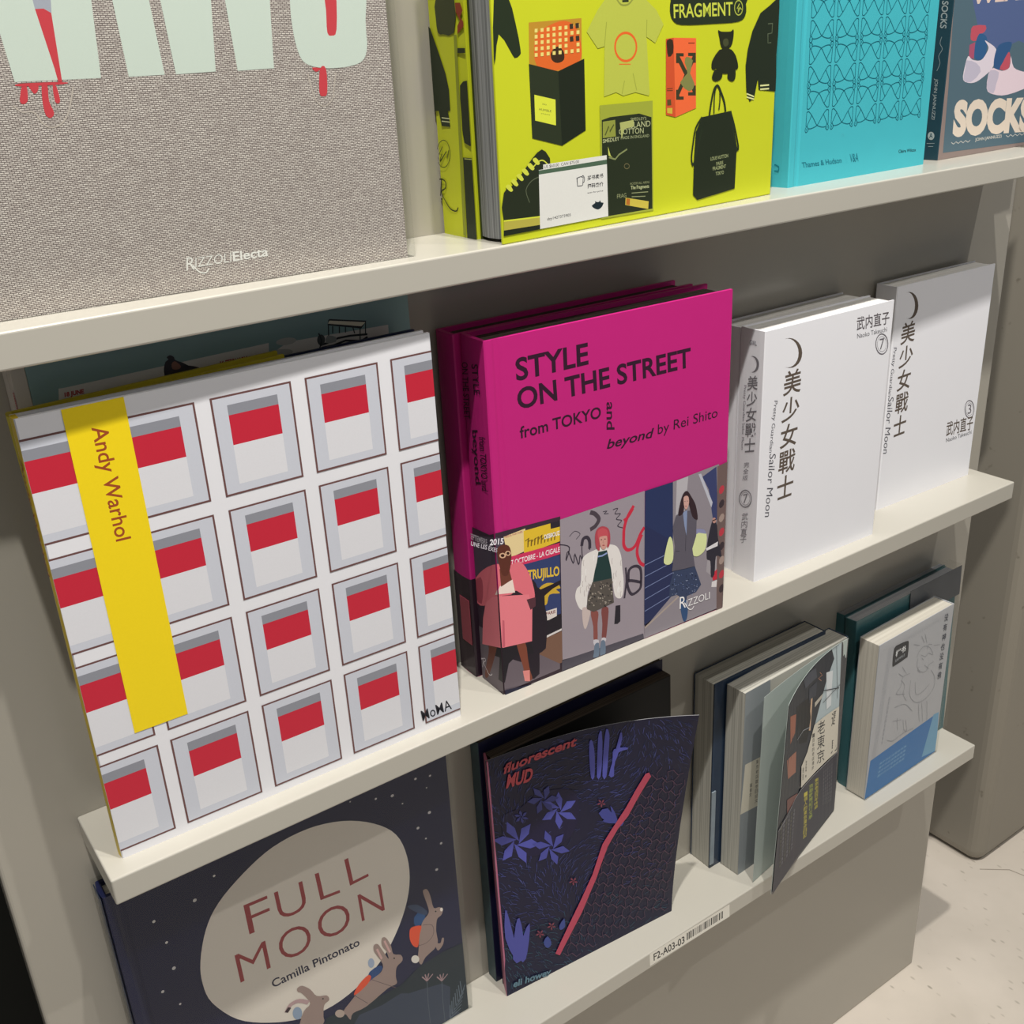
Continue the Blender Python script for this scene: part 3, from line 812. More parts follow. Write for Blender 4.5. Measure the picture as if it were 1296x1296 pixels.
P 4100 584 4065 546 4022 547 3998 587 4006 644 4042 684 4085 683 4100 658
* 3a3036
P 4100 321 4075 293 4032 294 4007 336 4015 393 4051 433 4095 432 4100 423
* c22a3f
P 3848 680 3953 736 3959 555 3874 560
* d9d4d6
P 3853 544 3960 546 3953 422 3845 457
* 2c2a36
P 3799 1524 3819 1580 3838 1617 3858 1627 3881 1602 3906 1549 3926 1488 3936 1423 3942 1349 3955 1263 3987 1147 4025 1019 4041 931 4013 928 3963 966 3923 967 3911 881 3909 756 3902 663 3879 624 3851 616 3829 642 3820 719 3818 828 3809 914 3785 944 3755 952 3733 981 3726 1053 3728 1146 3736 1242 3753 1341 3776 1443
* b98a80
P 3903 1580 3902 1566 3897 1554 3889 1546 3878 1542 3866 1543 3854 1549 3843 1559 3834 1572 3828 1587 3826 1602 3827 1616 3832 1628 3840 1636 3851 1640 3863 1639 3875 1633 3886 1623 3895 1610 3901 1595
* 1a1a20
L 0.9 3828 1593 3901 1598
* d9d6da
P 3707 1164 3957 1211 3949 1134 3729 1122
* 2f4e78
P 3191 493 3207 527 3237 530 3268 512 3303 474 3339 416 3364 346 3371 256 3366 155 3354 79 3337 39 3315 24 3293 32 3274 63 3255 116 3238 187 3217 288 3197 407
* 35415f
P 3067 993 3491 934 3630 571 3528 471 3346 464 3333 379 3139 554 2987 561 2999 776
* 8f9ab8
P 3356 726 3349 725 3342 731 3342 737 3349 739 3356 733
* 1f2740
P 3256 584 3247 586 3237 597 3237 605 3246 603 3256 592
* 5a6a96
P 3558 583 3549 586 3538 597 3538 605 3548 603 3558 592
* 8f9ab8
P 3054 586 3047 592 3047 601 3053 603 3060 596 3060 588
* 1f2740
P 3116 767 3106 770 3094 783 3092 793 3103 789 3115 776
* 5a6a96
P 3143 710 3134 710 3121 720 3118 729 3127 728 3140 719
* 8f9ab8
P 3265 684 3256 688 3253 697 3257 702 3265 697 3269 688
* 1f2740
P 3380 729 3370 733 3360 745 3360 754 3370 750 3380 738
* 5a6a96
P 3139 558 3131 563 3127 574 3132 579 3140 573 3144 563
* 8f9ab8
P 3067 941 3059 947 3058 955 3064 959 3071 953 3073 944
* 1f2740
P 3332 791 3325 790 3315 797 3313 805 3321 806 3330 799
* 5a6a96
P 3474 720 3466 720 3460 727 3460 733 3468 733 3475 726
* 8f9ab8
P 3388 600 3382 597 3374 602 3371 609 3377 612 3385 608
* 1f2740
P 3339 490 3331 497 3328 508 3333 512 3342 505 3344 494
* 5a6a96
P 3140 880 3132 882 3127 889 3131 894 3139 892 3143 885
* 8f9ab8
P 3255 731 3247 732 3242 740 3245 745 3253 743 3258 736
* 1f2740
P 3058 598 3051 597 3044 602 3044 609 3050 611 3057 605
* 5a6a96
P 3291 613 3283 611 3272 618 3268 626 3276 628 3287 621
* 8f9ab8
P 3410 817 3401 819 3391 828 3391 836 3400 834 3409 825
* 1f2740
P 3141 575 3130 579 3120 592 3120 601 3130 597 3140 584
* 5a6a96
P 3281 642 3272 642 3261 651 3259 659 3268 659 3279 650
* 8f9ab8
P 3187 858 3178 860 3167 870 3167 879 3176 877 3186 866
* 1f2740
P 3513 501 3507 497 3495 502 3489 511 3496 514 3508 509
* 5a6a96
P 3433 558 3426 557 3417 563 3416 571 3423 572 3432 565
* 8f9ab8
P 3361 578 3350 583 3337 597 3335 607 3346 603 3359 588
* 1f2740
P 3324 814 3316 819 3315 827 3321 830 3328 825 3330 817
* 5a6a96
P 3101 817 3090 819 3078 831 3076 841 3086 838 3098 826
* 8f9ab8
P 3501 487 3492 492 3487 504 3490 510 3499 504 3505 493
* 1f2740
P 3381 558 3372 564 3367 575 3371 581 3380 575 3385 564
* 5a6a96
P 3482 697 3474 698 3464 706 3464 714 3472 713 3482 705
* 8f9ab8
P 3555 554 3544 557 3530 570 3527 580 3538 577 3552 564
* 1f2740
P 3478 691 3470 696 3468 705 3474 708 3482 703 3484 694
* 5a6a96
P 3171 710 3162 715 3156 728 3159 735 3168 729 3174 717
* 8f9ab8
P 3343 728 3334 727 3317 734 3309 743 3318 745 3335 738
* 1f2740
P 3540 582 3529 586 3515 599 3513 609 3524 605 3537 592
* 5a6a96
P 3115 637 3107 644 3104 656 3109 661 3117 654 3120 642
* 8f9ab8
P 3055 672 3046 671 3030 680 3023 689 3033 690 3049 682
* 1f2740
P 3154 610 3148 606 3137 610 3131 618 3137 622 3148 618
* 5a6a96
P 3094 827 3086 833 3082 845 3087 850 3096 844 3099 832
* 8f9ab8
P 3122 560 3112 563 3101 574 3101 583 3110 580 3121 569
* 1f2740
P 3246 847 3238 853 3234 865 3238 871 3247 864 3251 853
* 5a6a96
P 3352 646 3347 643 3337 646 3333 654 3338 658 3348 654
* 8f9ab8
P 3105 716 3097 717 3091 724 3092 731 3100 730 3106 723
* 1f2740
P 3147 632 3136 636 3124 650 3122 659 3132 656 3145 642
* 5a6a96
P 3232 845 3224 854 3222 869 3227 875 3235 866 3238 851
* 8f9ab8
P 3456 822 3446 820 3429 828 3421 838 3431 839 3448 831
* 1f2740
P 3348 631 3338 629 3321 638 3314 647 3324 648 3340 640
* 5a6a96
P 3230 713 3220 718 3208 731 3207 741 3217 737 3229 723
* 8f9ab8
P 3509 517 3502 515 3493 522 3491 529 3498 531 3507 525
* 1f2740
P 3259 719 3249 724 3240 737 3240 746 3250 741 3260 728
* 5a6a96
P 3516 496 3507 501 3501 512 3504 518 3513 513 3519 503
* 8f9ab8
P 3501 592 3493 591 3483 598 3480 607 3488 607 3498 600
* 1f2740
P 3503 750 3496 756 3496 764 3502 765 3510 760 3510 752
* 5a6a96
P 3094 791 3084 796 3075 809 3076 817 3086 813 3095 800
* 8f9ab8
P 3148 885 3140 889 3136 897 3141 901 3149 897 3152 889
* 1f2740
P 3130 700 3124 697 3113 701 3108 709 3114 713 3125 708
* 5a6a96
P 3386 667 3378 668 3369 676 3370 683 3378 682 3386 674
* 8f9ab8
P 3135 573 3127 578 3126 586 3132 588 3140 583 3141 575
* 1f2740
P 3448 735 3439 734 3429 743 3427 751 3435 751 3446 743
* 5a6a96
P 3086 745 3078 752 3075 765 3080 770 3088 763 3091 751
* 8f9ab8
P 3538 683 3529 681 3512 689 3504 698 3514 700 3531 693
* 1f2740
P 3529 747 3518 749 3506 761 3503 770 3513 768 3526 756
* 5a6a96
P 3453 624 3443 626 3432 636 3429 645 3439 643 3451 633
* 8f9ab8
P 3463 508 3454 508 3442 517 3439 526 3448 526 3460 517
* 1f2740
P 3450 780 3441 789 3438 804 3443 810 3452 801 3455 786
* 5a6a96
P 3410 488 3400 489 3386 499 3382 509 3392 508 3406 498
* 8f9ab8
P 3078 673 3070 674 3064 682 3066 688 3074 686 3080 679
* 1f2740
P 3069 752 3061 749 3045 755 3037 764 3045 767 3061 761
* 5a6a96
P 3502 586 3494 591 3493 599 3500 601 3507 596 3508 588
* 8f9ab8
P 3449 441 3441 450 3439 465 3445 471 3453 461 3455 446
* d7dfa4
P 2975 1573 2999 1573 3022 1539 3040 1483 3052 1392 3058 1279 3054 1190 3037 1145 3010 1124 2980 1119 2943 1125 2902 1147 2875 1181 2873 1232 2886 1296 2903 1363 2924 1443 2950 1525
P 3452 1476 3487 1500 3532 1508 3579 1502 3627 1487 3677 1459 3710 1413 3721 1337 3715 1243 3697 1167 3661 1122 3611 1097 3564 1085 3521 1088 3481 1104 3450 1133 3433 1177 3427 1233 3426 1291 3427 1357 3434 1425
* 8a8cb0
P 3475 1554 3564 1539 3656 1501 3698 1452 3699 1416 3636 1442 3554 1476 3493 1462 3452 1454 3446 1506
* 5c5864
P 3104 1890 3232 1916 3417 1885 3506 1756 3504 1439 3432 1246 3491 934 3285 954 3032 991 3091 1391 3037 1701
* 8492b4
P 3232 1903 3316 1913 3310 1496 3266 1677
* 3a3742
L 0.5 3299 1541 3295 1245
L 0.5 3103 1303 3178 1280
* 33232a
P 3236 2202 3259 2222 3284 2229 3310 2223 3334 2201 3360 2165 3386 2121 3418 2072 3452 2015 3481 1951 3505 1864 3525 1768 3527 1708 3502 1702 3459 1731 3419 1780 3390 1859 3364 1957 3339 2031 3311 2068 3284 2082 3263 2072 3255 2023 3253 1948 3242 1892 3210 1868 3169 1861 3143 1879 3145 1931 3161 2007 3179 2074 3196 2126 3215 2170
* caa096
P 3242 2139 3265 2155 3299 2152 3326 2137 3341 2108 3348 2067 3349 2028 3341 1991 3327 1956 3311 1935 3294 1932 3275 1944 3260 1970 3248 2023 3240 2091
* 2c1a1e
P 3279 2064 3279 2062 3277 2061 3275 2061 3272 2061 3269 2062 3265 2063 3262 2064 3260 2066 3258 2068 3258 2070 3258 2071 3260 2072 3262 2072 3265 2072 3268 2072 3272 2071 3275 2069 3277 2067 3279 2065
P 3329 2058 3328 2057 3327 2056 3325 2055 3322 2056 3318 2056 3315 2057 3312 2059 3309 2061 3308 2063 3307 2064 3308 2066 3309 2067 3312 2067 3315 2067 3318 2066 3321 2065 3324 2064 3327 2062 3328 2060
* 8c3340
P 3305 1982 3305 1981 3302 1980 3299 1979 3295 1980 3290 1981 3285 1982 3281 1984 3277 1987 3275 1989 3274 1991 3275 1992 3277 1993 3281 1994 3285 1993 3290 1992 3295 1991 3299 1989 3302 1987 3304 1984
# publisher_mark
* f4f0f4
T R | cap | 0 | 3195 288 128 -13 2 205
T IZZOLI | cap | -0.004 | 3336 278 478 -13 -3 123
L 0.7 3294 367 3309 341 3331 302 3356 262 3378 233 3397 216 3415 207 3432 202 3447 202 3460 208 3471 221 3481 234 3487 243
# band_photo~3
* 1f2038
P 0 0 0 79 493 0
@ pink_spine
# title_lettering
* 33172c
T STYLE | cap | 0.01 | 281 4729 14 -394 146 31
T ON THE STREET | cap | 0.01 | 37 4705 -36 -762 144 30
T from TOKYO and | cap | 0.01 | 349 3791 -11 -749 153 25
T beyond | cap | 0.01 | 182 3833 -1 -750 139 37
# band_photo~1
* 3a2b38
P 0 0 0 2394 457 2440 570 2497 570 0
* 4a4150
P 0 2272 570 2443 570 1552 0 1311
* cfc9d2
T SEPTEMBRE | cap | 0.02 | -91 2187 484 75 -3 84
* 6b6068
P 0 0 0 854 570 935 570 67 441 0
* 1e1a22
P 231 675 570 860 570 203 453 197 526 589 248 517
* 6e3b2e
P 265 670 331 721 414 763 464 765 458 705 419 605 368 491 306 355 231 204 167 95 119 48 84 47 76 92 110 208 170 370 219 503 235 579 241 629
* e2727f
P 570 2050 570 1551 532 1518 488 1467 425 1412 321 1340 196 1264 86 1218 0 1220 0 1221 0 1609 13 1626 114 1734 226 1833 353 1926 489 2010
* b24e5e
P 0 1581 34 1620 142 1690 184 1650 193 1552 174 1398 126 1263 39 1246 0 1268
* e87f8a
P 435 1503 570 1565 570 765 62 587 135 1044 236 1331
* f0dcd2
P 570 1668 570 1595 507 1565
# publisher_mark
* d8d0d6
L 0.55 0 315 16 329 31 337 43 332 52 320 55 300 47 263 32 218 22 185
L 0.55 4 311 33 331 73 357 103 372 117 368 122 353 119 336 101 320 76 301 65 280 82 253 114 223 144 197 163 176 180 160 198 151 219 152 241 160 260 170 272 183 282 197 287 208
@ sm7
# title_lettering
* 5c5148
P 461 4039 532 4034 605 4012 674 3976 735 3927 785 3869 818 3805 833 3741 828 3679 805 3626 764 3584 708 3557 642 3546 569 3553 496 3576 466 3589 529 3568 591 3564 647 3576 695 3603 729 3644 749 3697 752 3756 739 3818 710 3879 668 3935 615 3981 556 4015 493 4034 433 4037
V 美少女戰士 | 0.1 | 0.012 | 456 3506 402 5 -21 -2203 364 7
# subtitle_lettering
* 55555c
T Pretty Guardian | cap | 0 | 269 3086 -61 -846 75 -16
T Sailor Moon | cap | 0 | 226 2216 -44 -1085 137 -34
# author_lettering
* 5a5458
T 武内直子 | box | 0.01 | 2081 3867 802 -31 -27 225
* 5a5a60
T Naoko Takeuchi | cap | 0 | 2108 3735 730 -13 -9 77
# volume_mark
* 6a666c
L 1 2894 3496 2894 3443 2878 3398 2849 3365 2809 3348 2762 3349 2712 3367 2666 3400 2627 3446 2598 3499 2584 3555 2584 3607 2600 3652 2629 3684 2668 3701 2714 3701 2763 3683 2810 3651 2850 3606 2878 3552 2894 3496
L 0.3 2855 3504 2854 3464 2843 3430 2821 3406 2791 3393 2756 3393 2719 3407 2684 3432 2654 3466 2633 3506 2622 3547 2623 3587 2634 3620 2656 3645 2685 3657 2720 3657 2757 3644 2792 3619 2822 3586 2843 3546 2855 3504
T 7 | cap | 0 | 2692 3440 116 -5 -21 184
@ sm7_spine
# title_lettering
* 77757a
P 236 3796 272 3808 309 3811 343 3805 373 3790 397 3769 412 3741 419 3709 416 3675 404 3641 384 3610 356 3583 323 3563 286 3551 249 3547 231 3547 261 3549 291 3560 319 3578 341 3603 358 3633 368 3666 370 3699 365 3730 351 3757 331 3779 306 3794 278 3801 247 3799 217 3789
V 美少女戰士 | 0.1 | 0.01 | 193 3469 216 62 -11 -1290 228 81
# subtitle_lettering
* 9a989e
T Pretty Guardian Sailor Moon | cap | 0 | 124 3309 -9 -1067 51 12
* 8d8b91
V 完全版 | 0.2 | 0 | 190 2036 115 42 -26 -342 116 44
# volume_mark
* 88868c
L 1 381 1467 377 1420 360 1373 333 1331 297 1298 256 1277 214 1270 176 1279 144 1302 123 1337 114 1380 119 1428 136 1475 164 1517 200 1550 241 1570 282 1576 320 1567 351 1544 372 1510 381 1467
L 0.3 348 1456 345 1421 333 1385 312 1354 285 1329 254 1314 223 1309 194 1315 171 1332 155 1359 148 1391 151 1427 164 1462 185 1494 212 1518 243 1534 274 1538 302 1531 326 1514 341 1488 348 1456
T 7 | cap | 0 | 202 1326 101 48 -5 155
# author_lettering
V 武内直子 | 0.1 | 0 | 192 1148 133 54 -27 -566 141 60
# subtitle_lettering
T GIRL | cap | 0.02 | 202 3977 153 10 2 65
@ sm3
# title_lettering
* 5c5148
P 284 4065 345 4063 408 4045 470 4011 527 3965 573 3907 607 3844 626 3779 627 3716 612 3660 581 3615 537 3584 482 3570 420 3572 355 3592 320 3605 372 3588 422 3587 466 3603 501 3634 525 3679 535 3733 532 3794 516 3857 487 3918 448 3972 402 4016 351 4047 300 4063 251 4063
V 美少女戰士 | 0.1 | 0.012 | 218 3517 393 18 62 -2178 341 13
# subtitle_lettering
* 55555c
T Pretty Guardian | cap | 0 | 61 3121 -32 -892 81 -15
T Sailor Moon | cap | 0 | 44 2213 -4 -1088 144 -31
# volume_mark
* 6a666c
L 1 2698 1391 2702 1335 2691 1288 2665 1254 2628 1237 2583 1239 2535 1258 2487 1294 2446 1343 2415 1400 2397 1458 2393 1514 2404 1560 2429 1594 2466 1611 2510 1609 2559 1590 2606 1555 2647 1507 2679 1450 2698 1391
L 0.3 2660 1399 2663 1357 2654 1322 2635 1297 2608 1284 2574 1285 2538 1300 2502 1327 2471 1364 2448 1406 2434 1450 2431 1492 2440 1526 2459 1552 2486 1564 2519 1563 2556 1549 2591 1522 2622 1486 2646 1444 2660 1399
T 3 | cap | 0 | 2509 1336 111 -7 -35 194
# author_lettering
* 5c5148
T 武内直子 | box | 0.01 | 1897 1018 838 -50 -32 302
* 5a5a60
T Naoko Takeuchi | cap | 0 | 1920 894 795 -11 -15 83
@ grey
# title_lettering
* c9d6cb
P 1162 2604 1209 2059 1957 2050 2037 3280 1110 3188
* c8444c
P 1505 2640 1554 2657 1635 2604 1610 2038 1576 2038 1567 2151
* a3a8b4
P 1499 2745 1658 2742 1637 2602 1581 2641 1505 2640
* c9d6cb
P 2162 3280 2209 2046 2546 2045 2486 3294
P 2585 3300 2654 2042 3044 2047 3161 3334
P 3208 3334 3265 2041 3641 2045 3742 3366
P 3900 2741 3896 2650 3891 2586 3888 2533 3887 2476 3889 2413 3892 2349 3898 2289 3906 2235 3917 2188 3929 2146 3947 2110 3974 2080 4011 2057 4057 2041 4109 2029 4164 2020 4225 2014 4292 2012 4360 2013 4421 2016 4477 2022 4529 2031 4576 2044 4614 2063 4642 2089 4662 2120 4676 2157 4687 2202 4692 2240 4692 2275 4691 2336 4697 2451 4733 2660 4788 2936 4815 3200 4767 3376 4596 3445 4344 3450 4094 3409 3924 3340 3863 3224 3862 3058 3887 2883
* c8444c
P 4274 2734 4311 2759 4360 2765 4392 2731 4394 2627 4380 2482 4362 2370 4344 2326 4323 2316 4304 2317 4285 2315 4268 2322 4257 2349 4257 2406 4264 2482 4269 2555 4267 2623 4265 2689
# drip_print
P 1263 2026 1277 2038 1291 2037 1299 2023 1300 1990 1295 1945 1287 1908 1275 1888 1261 1877 1248 1874 1234 1874 1221 1882 1217 1900 1227 1939 1245 1990
P 1319 2028 1342 2030 1375 2026 1398 2017 1400 2003 1391 1984 1381 1969 1372 1960 1362 1954 1352 1953 1345 1957 1339 1967 1333 1979 1325 1996 1317 2015
P 1431 2028 1447 2042 1465 2041 1477 2025 1476 1987 1467 1933 1463 1884 1471 1845 1482 1810 1486 1782 1478 1761 1462 1747 1446 1741 1432 1744 1418 1756 1409 1775 1405 1806 1405 1845 1407 1888 1413 1938 1421 1991
P 1522 2010 1531 2021 1543 2017 1552 2002 1557 1969 1560 1925 1560 1890 1556 1872 1549 1863 1541 1860 1531 1859 1520 1864 1514 1880 1513 1921 1516 1973
P 1242 2043 1351 2043 1504 2040 1616 2035 1657 2029 1655 2022 1612 2017 1503 2016 1356 2017 1249 2020 1207 2027 1204 2037
P 4134 2016 4157 2039 4183 2038 4199 2012 4202 1947 4195 1856 4185 1787 4171 1758 4153 1751 4137 1752 4120 1753 4105 1762 4098 1792 4103 1862 4117 1952
P 4049 2030 4077 2030 4120 2025 4146 2018 4137 2007 4111 1993 4087 1987 4068 1998 4051 2017
# embossed_outline
* b9b0a6
L 0.7 1154 1868 1164 1856 1178 1838 1196 1821 1215 1808 1238 1805 1265 1807 1291 1808 1313 1801 1330 1782 1343 1755 1354 1726 1368 1703 1383 1687 1399 1674 1416 1665 1435 1660 1457 1660 1481 1664 1506 1672 1530 1685 1552 1702 1574 1724 1595 1751 1616 1786 1638 1835 1662 1896 1683 1954 1697 1993
L 0.6 3995 1970 3998 1948 4002 1916 4007 1879 4014 1845 4021 1811 4029 1776 4038 1744 4051 1716 4069 1694 4089 1674 4112 1661 4135 1656 4161 1662 4189 1677 4215 1697 4236 1720 4249 1747 4257 1779 4263 1812 4270 1845 4279 1879 4289 1915 4298 1947 4304 1969
# publisher_mark
* dcdcd6
T R | cap | 0 | 2437 211 88 0 22 129
T IZZOLI | cap | -0.004 | 2532 230 378 3 16 94
* e2e2dc
T Electa | cap | 0.02 | 2931 237 384 4 7 90
* dcdcd6
L 0.7 2509 257 2523 235 2543 206 2564 182 2587 169 2610 163 2630 163 2646 172 2659 189 2667 201
@ yellow
# jacket_picture
* 26301f
P 46 2637 135 2692 231 2634 290 2504 332 2342 365 2203 383 2093 386 2048 373 2031 336 2008 294 2002 266 2033 229 2087 157 2191 86 2252 48 2142 25 2010 6 1948 0 1999 10 2321
# gift_box_picture
* b98a2e
P 518 2356 1308 2380 1301 1893 927 1834 500 1912
* d8662a
P 606 2210 634 2248 673 2272 721 2288 772 2304 832 2323 900 2342 969 2355 1031 2359 1085 2353 1134 2340 1178 2319 1215 2290 1244 2253 1267 2206 1283 2156 1292 2108 1299 2060 1302 2011 1292 1965 1260 1927 1197 1895 1111 1869 1017 1852 928 1844 839 1845 747 1854 665 1875 608 1912 582 1975 577 2059 587 2144
* 3a2a1c
P 833 2036 857 2062 893 2085 927 2096 961 2088 994 2067 1018 2041 1030 2012 1032 1978 1022 1951 995 1934 956 1924 920 1922 888 1928 858 1942 837 1960 826 1983 824 2011
* e2d27a
P 600 2289 642 2291 640 2253 598 2252
P 687 2293 731 2294 729 2257 685 2256
P 776 2297 819 2298 818 2260 774 2259
P 865 2301 909 2302 907 2264 863 2263
P 955 2304 999 2306 998 2268 953 2267
P 1045 2308 1090 2309 1089 2271 1044 2270
P 1137 2312 1182 2313 1180 2275 1135 2274
P 1229 2316 1274 2317 1273 2279 1228 2278
P 596 2227 639 2228 637 2191 594 2190
P 684 2231 727 2232 726 2194 682 2193
P 773 2234 816 2235 815 2198 771 2197
P 862 2238 906 2239 904 2201 860 2200
P 952 2241 997 2242 995 2204 951 2203
P 1043 2245 1088 2246 1086 2208 1041 2207
P 1134 2249 1180 2250 1178 2211 1133 2210
P 1227 2252 1272 2253 1271 2215 1225 2214
P 593 2165 636 2166 634 2128 591 2127
P 681 2168 724 2169 722 2131 679 2131
P 770 2171 813 2172 812 2134 768 2134
P 859 2175 903 2176 902 2138 858 2137
P 949 2178 994 2179 992 2141 948 2140
P 1040 2181 1085 2182 1084 2144 1039 2143
P 1132 2185 1177 2186 1176 2147 1131 2146
P 590 2102 633 2103 631 2065 588 2065
P 678 2105 721 2106 719 2068 676 2068
P 767 2108 811 2109 809 2071 765 2070
P 856 2111 901 2112 899 2074 855 2073
P 947 2114 991 2115 990 2077 945 2076
P 1038 2118 1083 2118 1081 2080 1036 2079
P 1222 2124 1268 2125 1267 2086 1221 2085
P 586 2040 629 2040 627 2002 584 2002
P 675 2042 718 2043 716 2005 673 2004
P 764 2045 808 2046 806 2008 762 2007
P 853 2048 898 2048 896 2010 852 2010
P 944 2051 989 2051 987 2013 942 2012
P 1035 2053 1080 2054 1079 2015 1034 2015
P 1127 2056 1173 2057 1171 2018 1126 2018
P 1220 2059 1266 2060 1265 2021 1219 2020
* 3a3226
P 1122 2324 1175 2327 1177 2276 1124 2273
P 1121 2191 1174 2195 1176 2143 1123 2140
P 1212 2329 1265 2332 1267 2281 1214 2278
P 1212 2196 1265 2199 1267 2147 1214 2144
* 2b3322
P 494 1933 927 1834 954 1018 501 1140
* 1f261a
P 927 1834 1337 1949 1337 1158 954 1018
* d3db42
P 556 1606 873 1533 868 1251 555 1329
* 4a5030
T HUMBLE | cap | 0 | 620 1435 184 -37 1 24
T No | cap | 0 | 674 1489 59 -9 1 18
T STUDIO | cap | 0 | 647 1393 132 -26 1 11
# tee_shirt_picture
* b5bd4c
P 1730 2611 2282 2602 2532 2439 2661 2273 2517 2071 2365 2147 2421 1508 2409 1475 2175 1530 1966 1504 1844 1551 1645 1514 1664 2067 1554 2050 1384 2234 1563 2460
* 9aa23e
L 0.6 2365 2147 2373 2335
L 0.6 1664 2067 1701 2328
L 0.6 1989 1674 1946 1525
L 0.6 2134 1748 2196 1551
* 8d9440
L 1 1859 2583 1878 2561 1905 2531 1937 2509 1975 2500 2018 2500 2058 2507 2095 2528 2128 2557 2151 2578
* 26301f
P 1958 2556 2066 2559 2066 2533 1962 2532
* e0662a
L 1.4 2194 2040 2189 2003 2173 1968 2148 1938 2115 1914 2076 1898 2033 1891 1990 1893 1948 1904 1910 1923 1878 1950 1854 1982 1840 2017 1835 2054 1841 2091 1856 2125 1881 2155 1913 2178 1951 2194 1993 2202 2036 2200 2078 2190 2116 2171 2149 2145 2173 2114 2189 2078 2194 2040
L 0.5 1901 1861 2094 1852
# title_patch
* 26301f
P 2850 2600 3213 2603 3721 2597 4112 2581 4235 2553 4217 2514 4191 2473 4201 2430 4204 2384 4191 2344 4170 2311 4134 2285 4057 2265 3922 2256 3747 2254 3563 2254 3360 2252 3150 2252 2987 2258 2899 2272 2854 2292 2822 2316 2795 2347 2780 2382 2772 2420 2771 2461 2776 2504 2787 2541 2763 2568 2744 2589
# title_lettering
* c3cd4a
T FRAGMENT | cap | 0.012 | 2842 2340 1097 5 -9 151
* aab548
L 0.7 4128 2427 4126 2401 4116 2377 4099 2358 4078 2347 4053 2343 4029 2348 4006 2361 3988 2380 3975 2404 3970 2431 3972 2457 3982 2480 3999 2499 4020 2511 4044 2514 4069 2510 4091 2497 4110 2478 4123 2454 4128 2427
L 0.8 4064 2476 4021 2417 4056 2425 4037 2378 4077 2433 4108 2406
# orange_box_picture
* c9512c
P 2705 2110 2842 2118 2890 1188 2715 1228
* e8683a
P 2842 2118 3252 2099 3273 1270 2890 1188
* 3a3a26
L 3 2911 1908 3243 1471
L 3 3231 1894 2919 1448
P 2888 1941 3027 1934 3028 1896 2948 1900 2949 1822 2890 1824
P 3250 1929 3108 1935 3109 1897 3190 1893 3192 1814 3254 1811
P 2897 1395 3039 1386 3038 1425 2957 1430 2955 1511 2895 1514
P 3265 1421 3120 1431 3119 1470 3201 1465 3199 1546 3261 1542
* 7f8048
P 3079 1890 3143 1879 3198 1842 3177 1773 3151 1694 3199 1622 3240 1558 3206 1502 3139 1477 3038 1526 2967 1596 3026 1645 3100 1696 3079 1764 3046 1827 3052 1870
* 5a4a26
P 2733 1406 2803 1406 2811 1336 2737 1337
* c9b03c
P 2734 1309 2831 1302 2832 1232 2738 1248
* 6b3a1e
L 0.5 2728 1535 2834 1533
L 0.5 2728 1514 2835 1509
* 8a3a1e
L 0.6 3109 2047 3227 2043
* 3a2a1c
P 2721 2093 2773 2108 2826 2093 2842 2021 2835 1943 2793 1908 2747 1905 2729 1950 2722 2010 2714 2058
# teddy_picture
* 25291a
P 3664 2176 3673 2178 3692 2168 3724 2159 3779 2155 3847 2153 3902 2153 3932 2163 3950 2176 3961 2177 3968 2157 3969 2125 3966 2090 3959 2054 3947 2015 3928 1983 3897 1960 3859 1945 3822 1939 3789 1944 3758 1958 3732 1980 3714 2012 3702 2052 3692 2089 3678 2124 3666 2156
P 3698 1944 3767 1954 3856 1953 3930 1939 3977 1909 4010 1867 4030 1824 4039 1782 4036 1738 4022 1703 3993 1679 3953 1663 3908 1653 3855 1649 3797 1652 3745 1662 3701 1680 3662 1704 3636 1733 3624 1767 3624 1806 3631 1843 3642 1881 3661 1919
P 3664 1918 3690 1921 3712 1909 3718 1883 3701 1832 3668 1768 3636 1722 3608 1709 3581 1713 3562 1726 3553 1749 3552 1780 3562 1814 3590 1852 3629 1893
P 3950 1905 3971 1907 3999 1887 4025 1858 4048 1815 4070 1763 4079 1722 4069 1700 4047 1690 4022 1692 3993 1705 3960 1730 3939 1762 3933 1812 3938 1869
P 3637 1711 3678 1706 3728 1691 3763 1672 3772 1647 3765 1618 3748 1595 3718 1580 3678 1570 3642 1568 3612 1575 3586 1588 3570 1605 3567 1626 3574 1649 3585 1670 3597 1689 3613 1705
P 3889 1665 3927 1686 3977 1703 4014 1703 4030 1674 4033 1628 4027 1591 4014 1568 3993 1554 3967 1549 3935 1555 3899 1569 3875 1588 3867 1612 3872 1641
* 44482e
P 3774 2065 3797 2072 3828 2074 3852 2068 3866 2052 3874 2027 3873 2007 3859 1992 3835 1981 3814 1977 3795 1983 3777 1996 3766 2011 3762 2029 3764 2050
# varsity_jacket_picture
* 222b1e
P 4876 2427 4863 2548 4674 2442 4492 2358 4339 2143 4259 1925 4227 1726 4260 1407 4335 1276 4428 1316 4489 1553 4517 1414 4876 1369 4876 1558 4857 1832 4876 2078
* d5d99a
L 1 4544 1463 4730 1461
L 0.9 4269 1379 4423 1332
L 1 4547 1417 4733 1414
L 0.9 4271 1337 4425 1300
* 55604a
L 0.6 4652 2222 4747 2224 4744 2108 4660 2099 4669 1987 4737 1991
# packed_shirt_picture
* 9ba43a
P 1571 1421 2473 1414 2493 81 1569 91
* 272f1e
P 1599 1253 1737 1276 2238 1280 2453 1221 2475 105 1591 112
* 8c9440
P 1616 1233 1824 1238 1831 1047 1612 1045
* 4a5226
L 0.8 1652 1073 1715 1173 1730 1109 1802 1187
* b3ba8a
T SMEDLEY | cap | 0.01 | 1614 988 278 9 -2 42
* 9da57a
T MADE IN ENGLAND | cap | 0 | 1917 1003 493 -13 0 34
* b3ba8a
T COTTON | cap | 0 | 1884 1064 429 -21 1 64
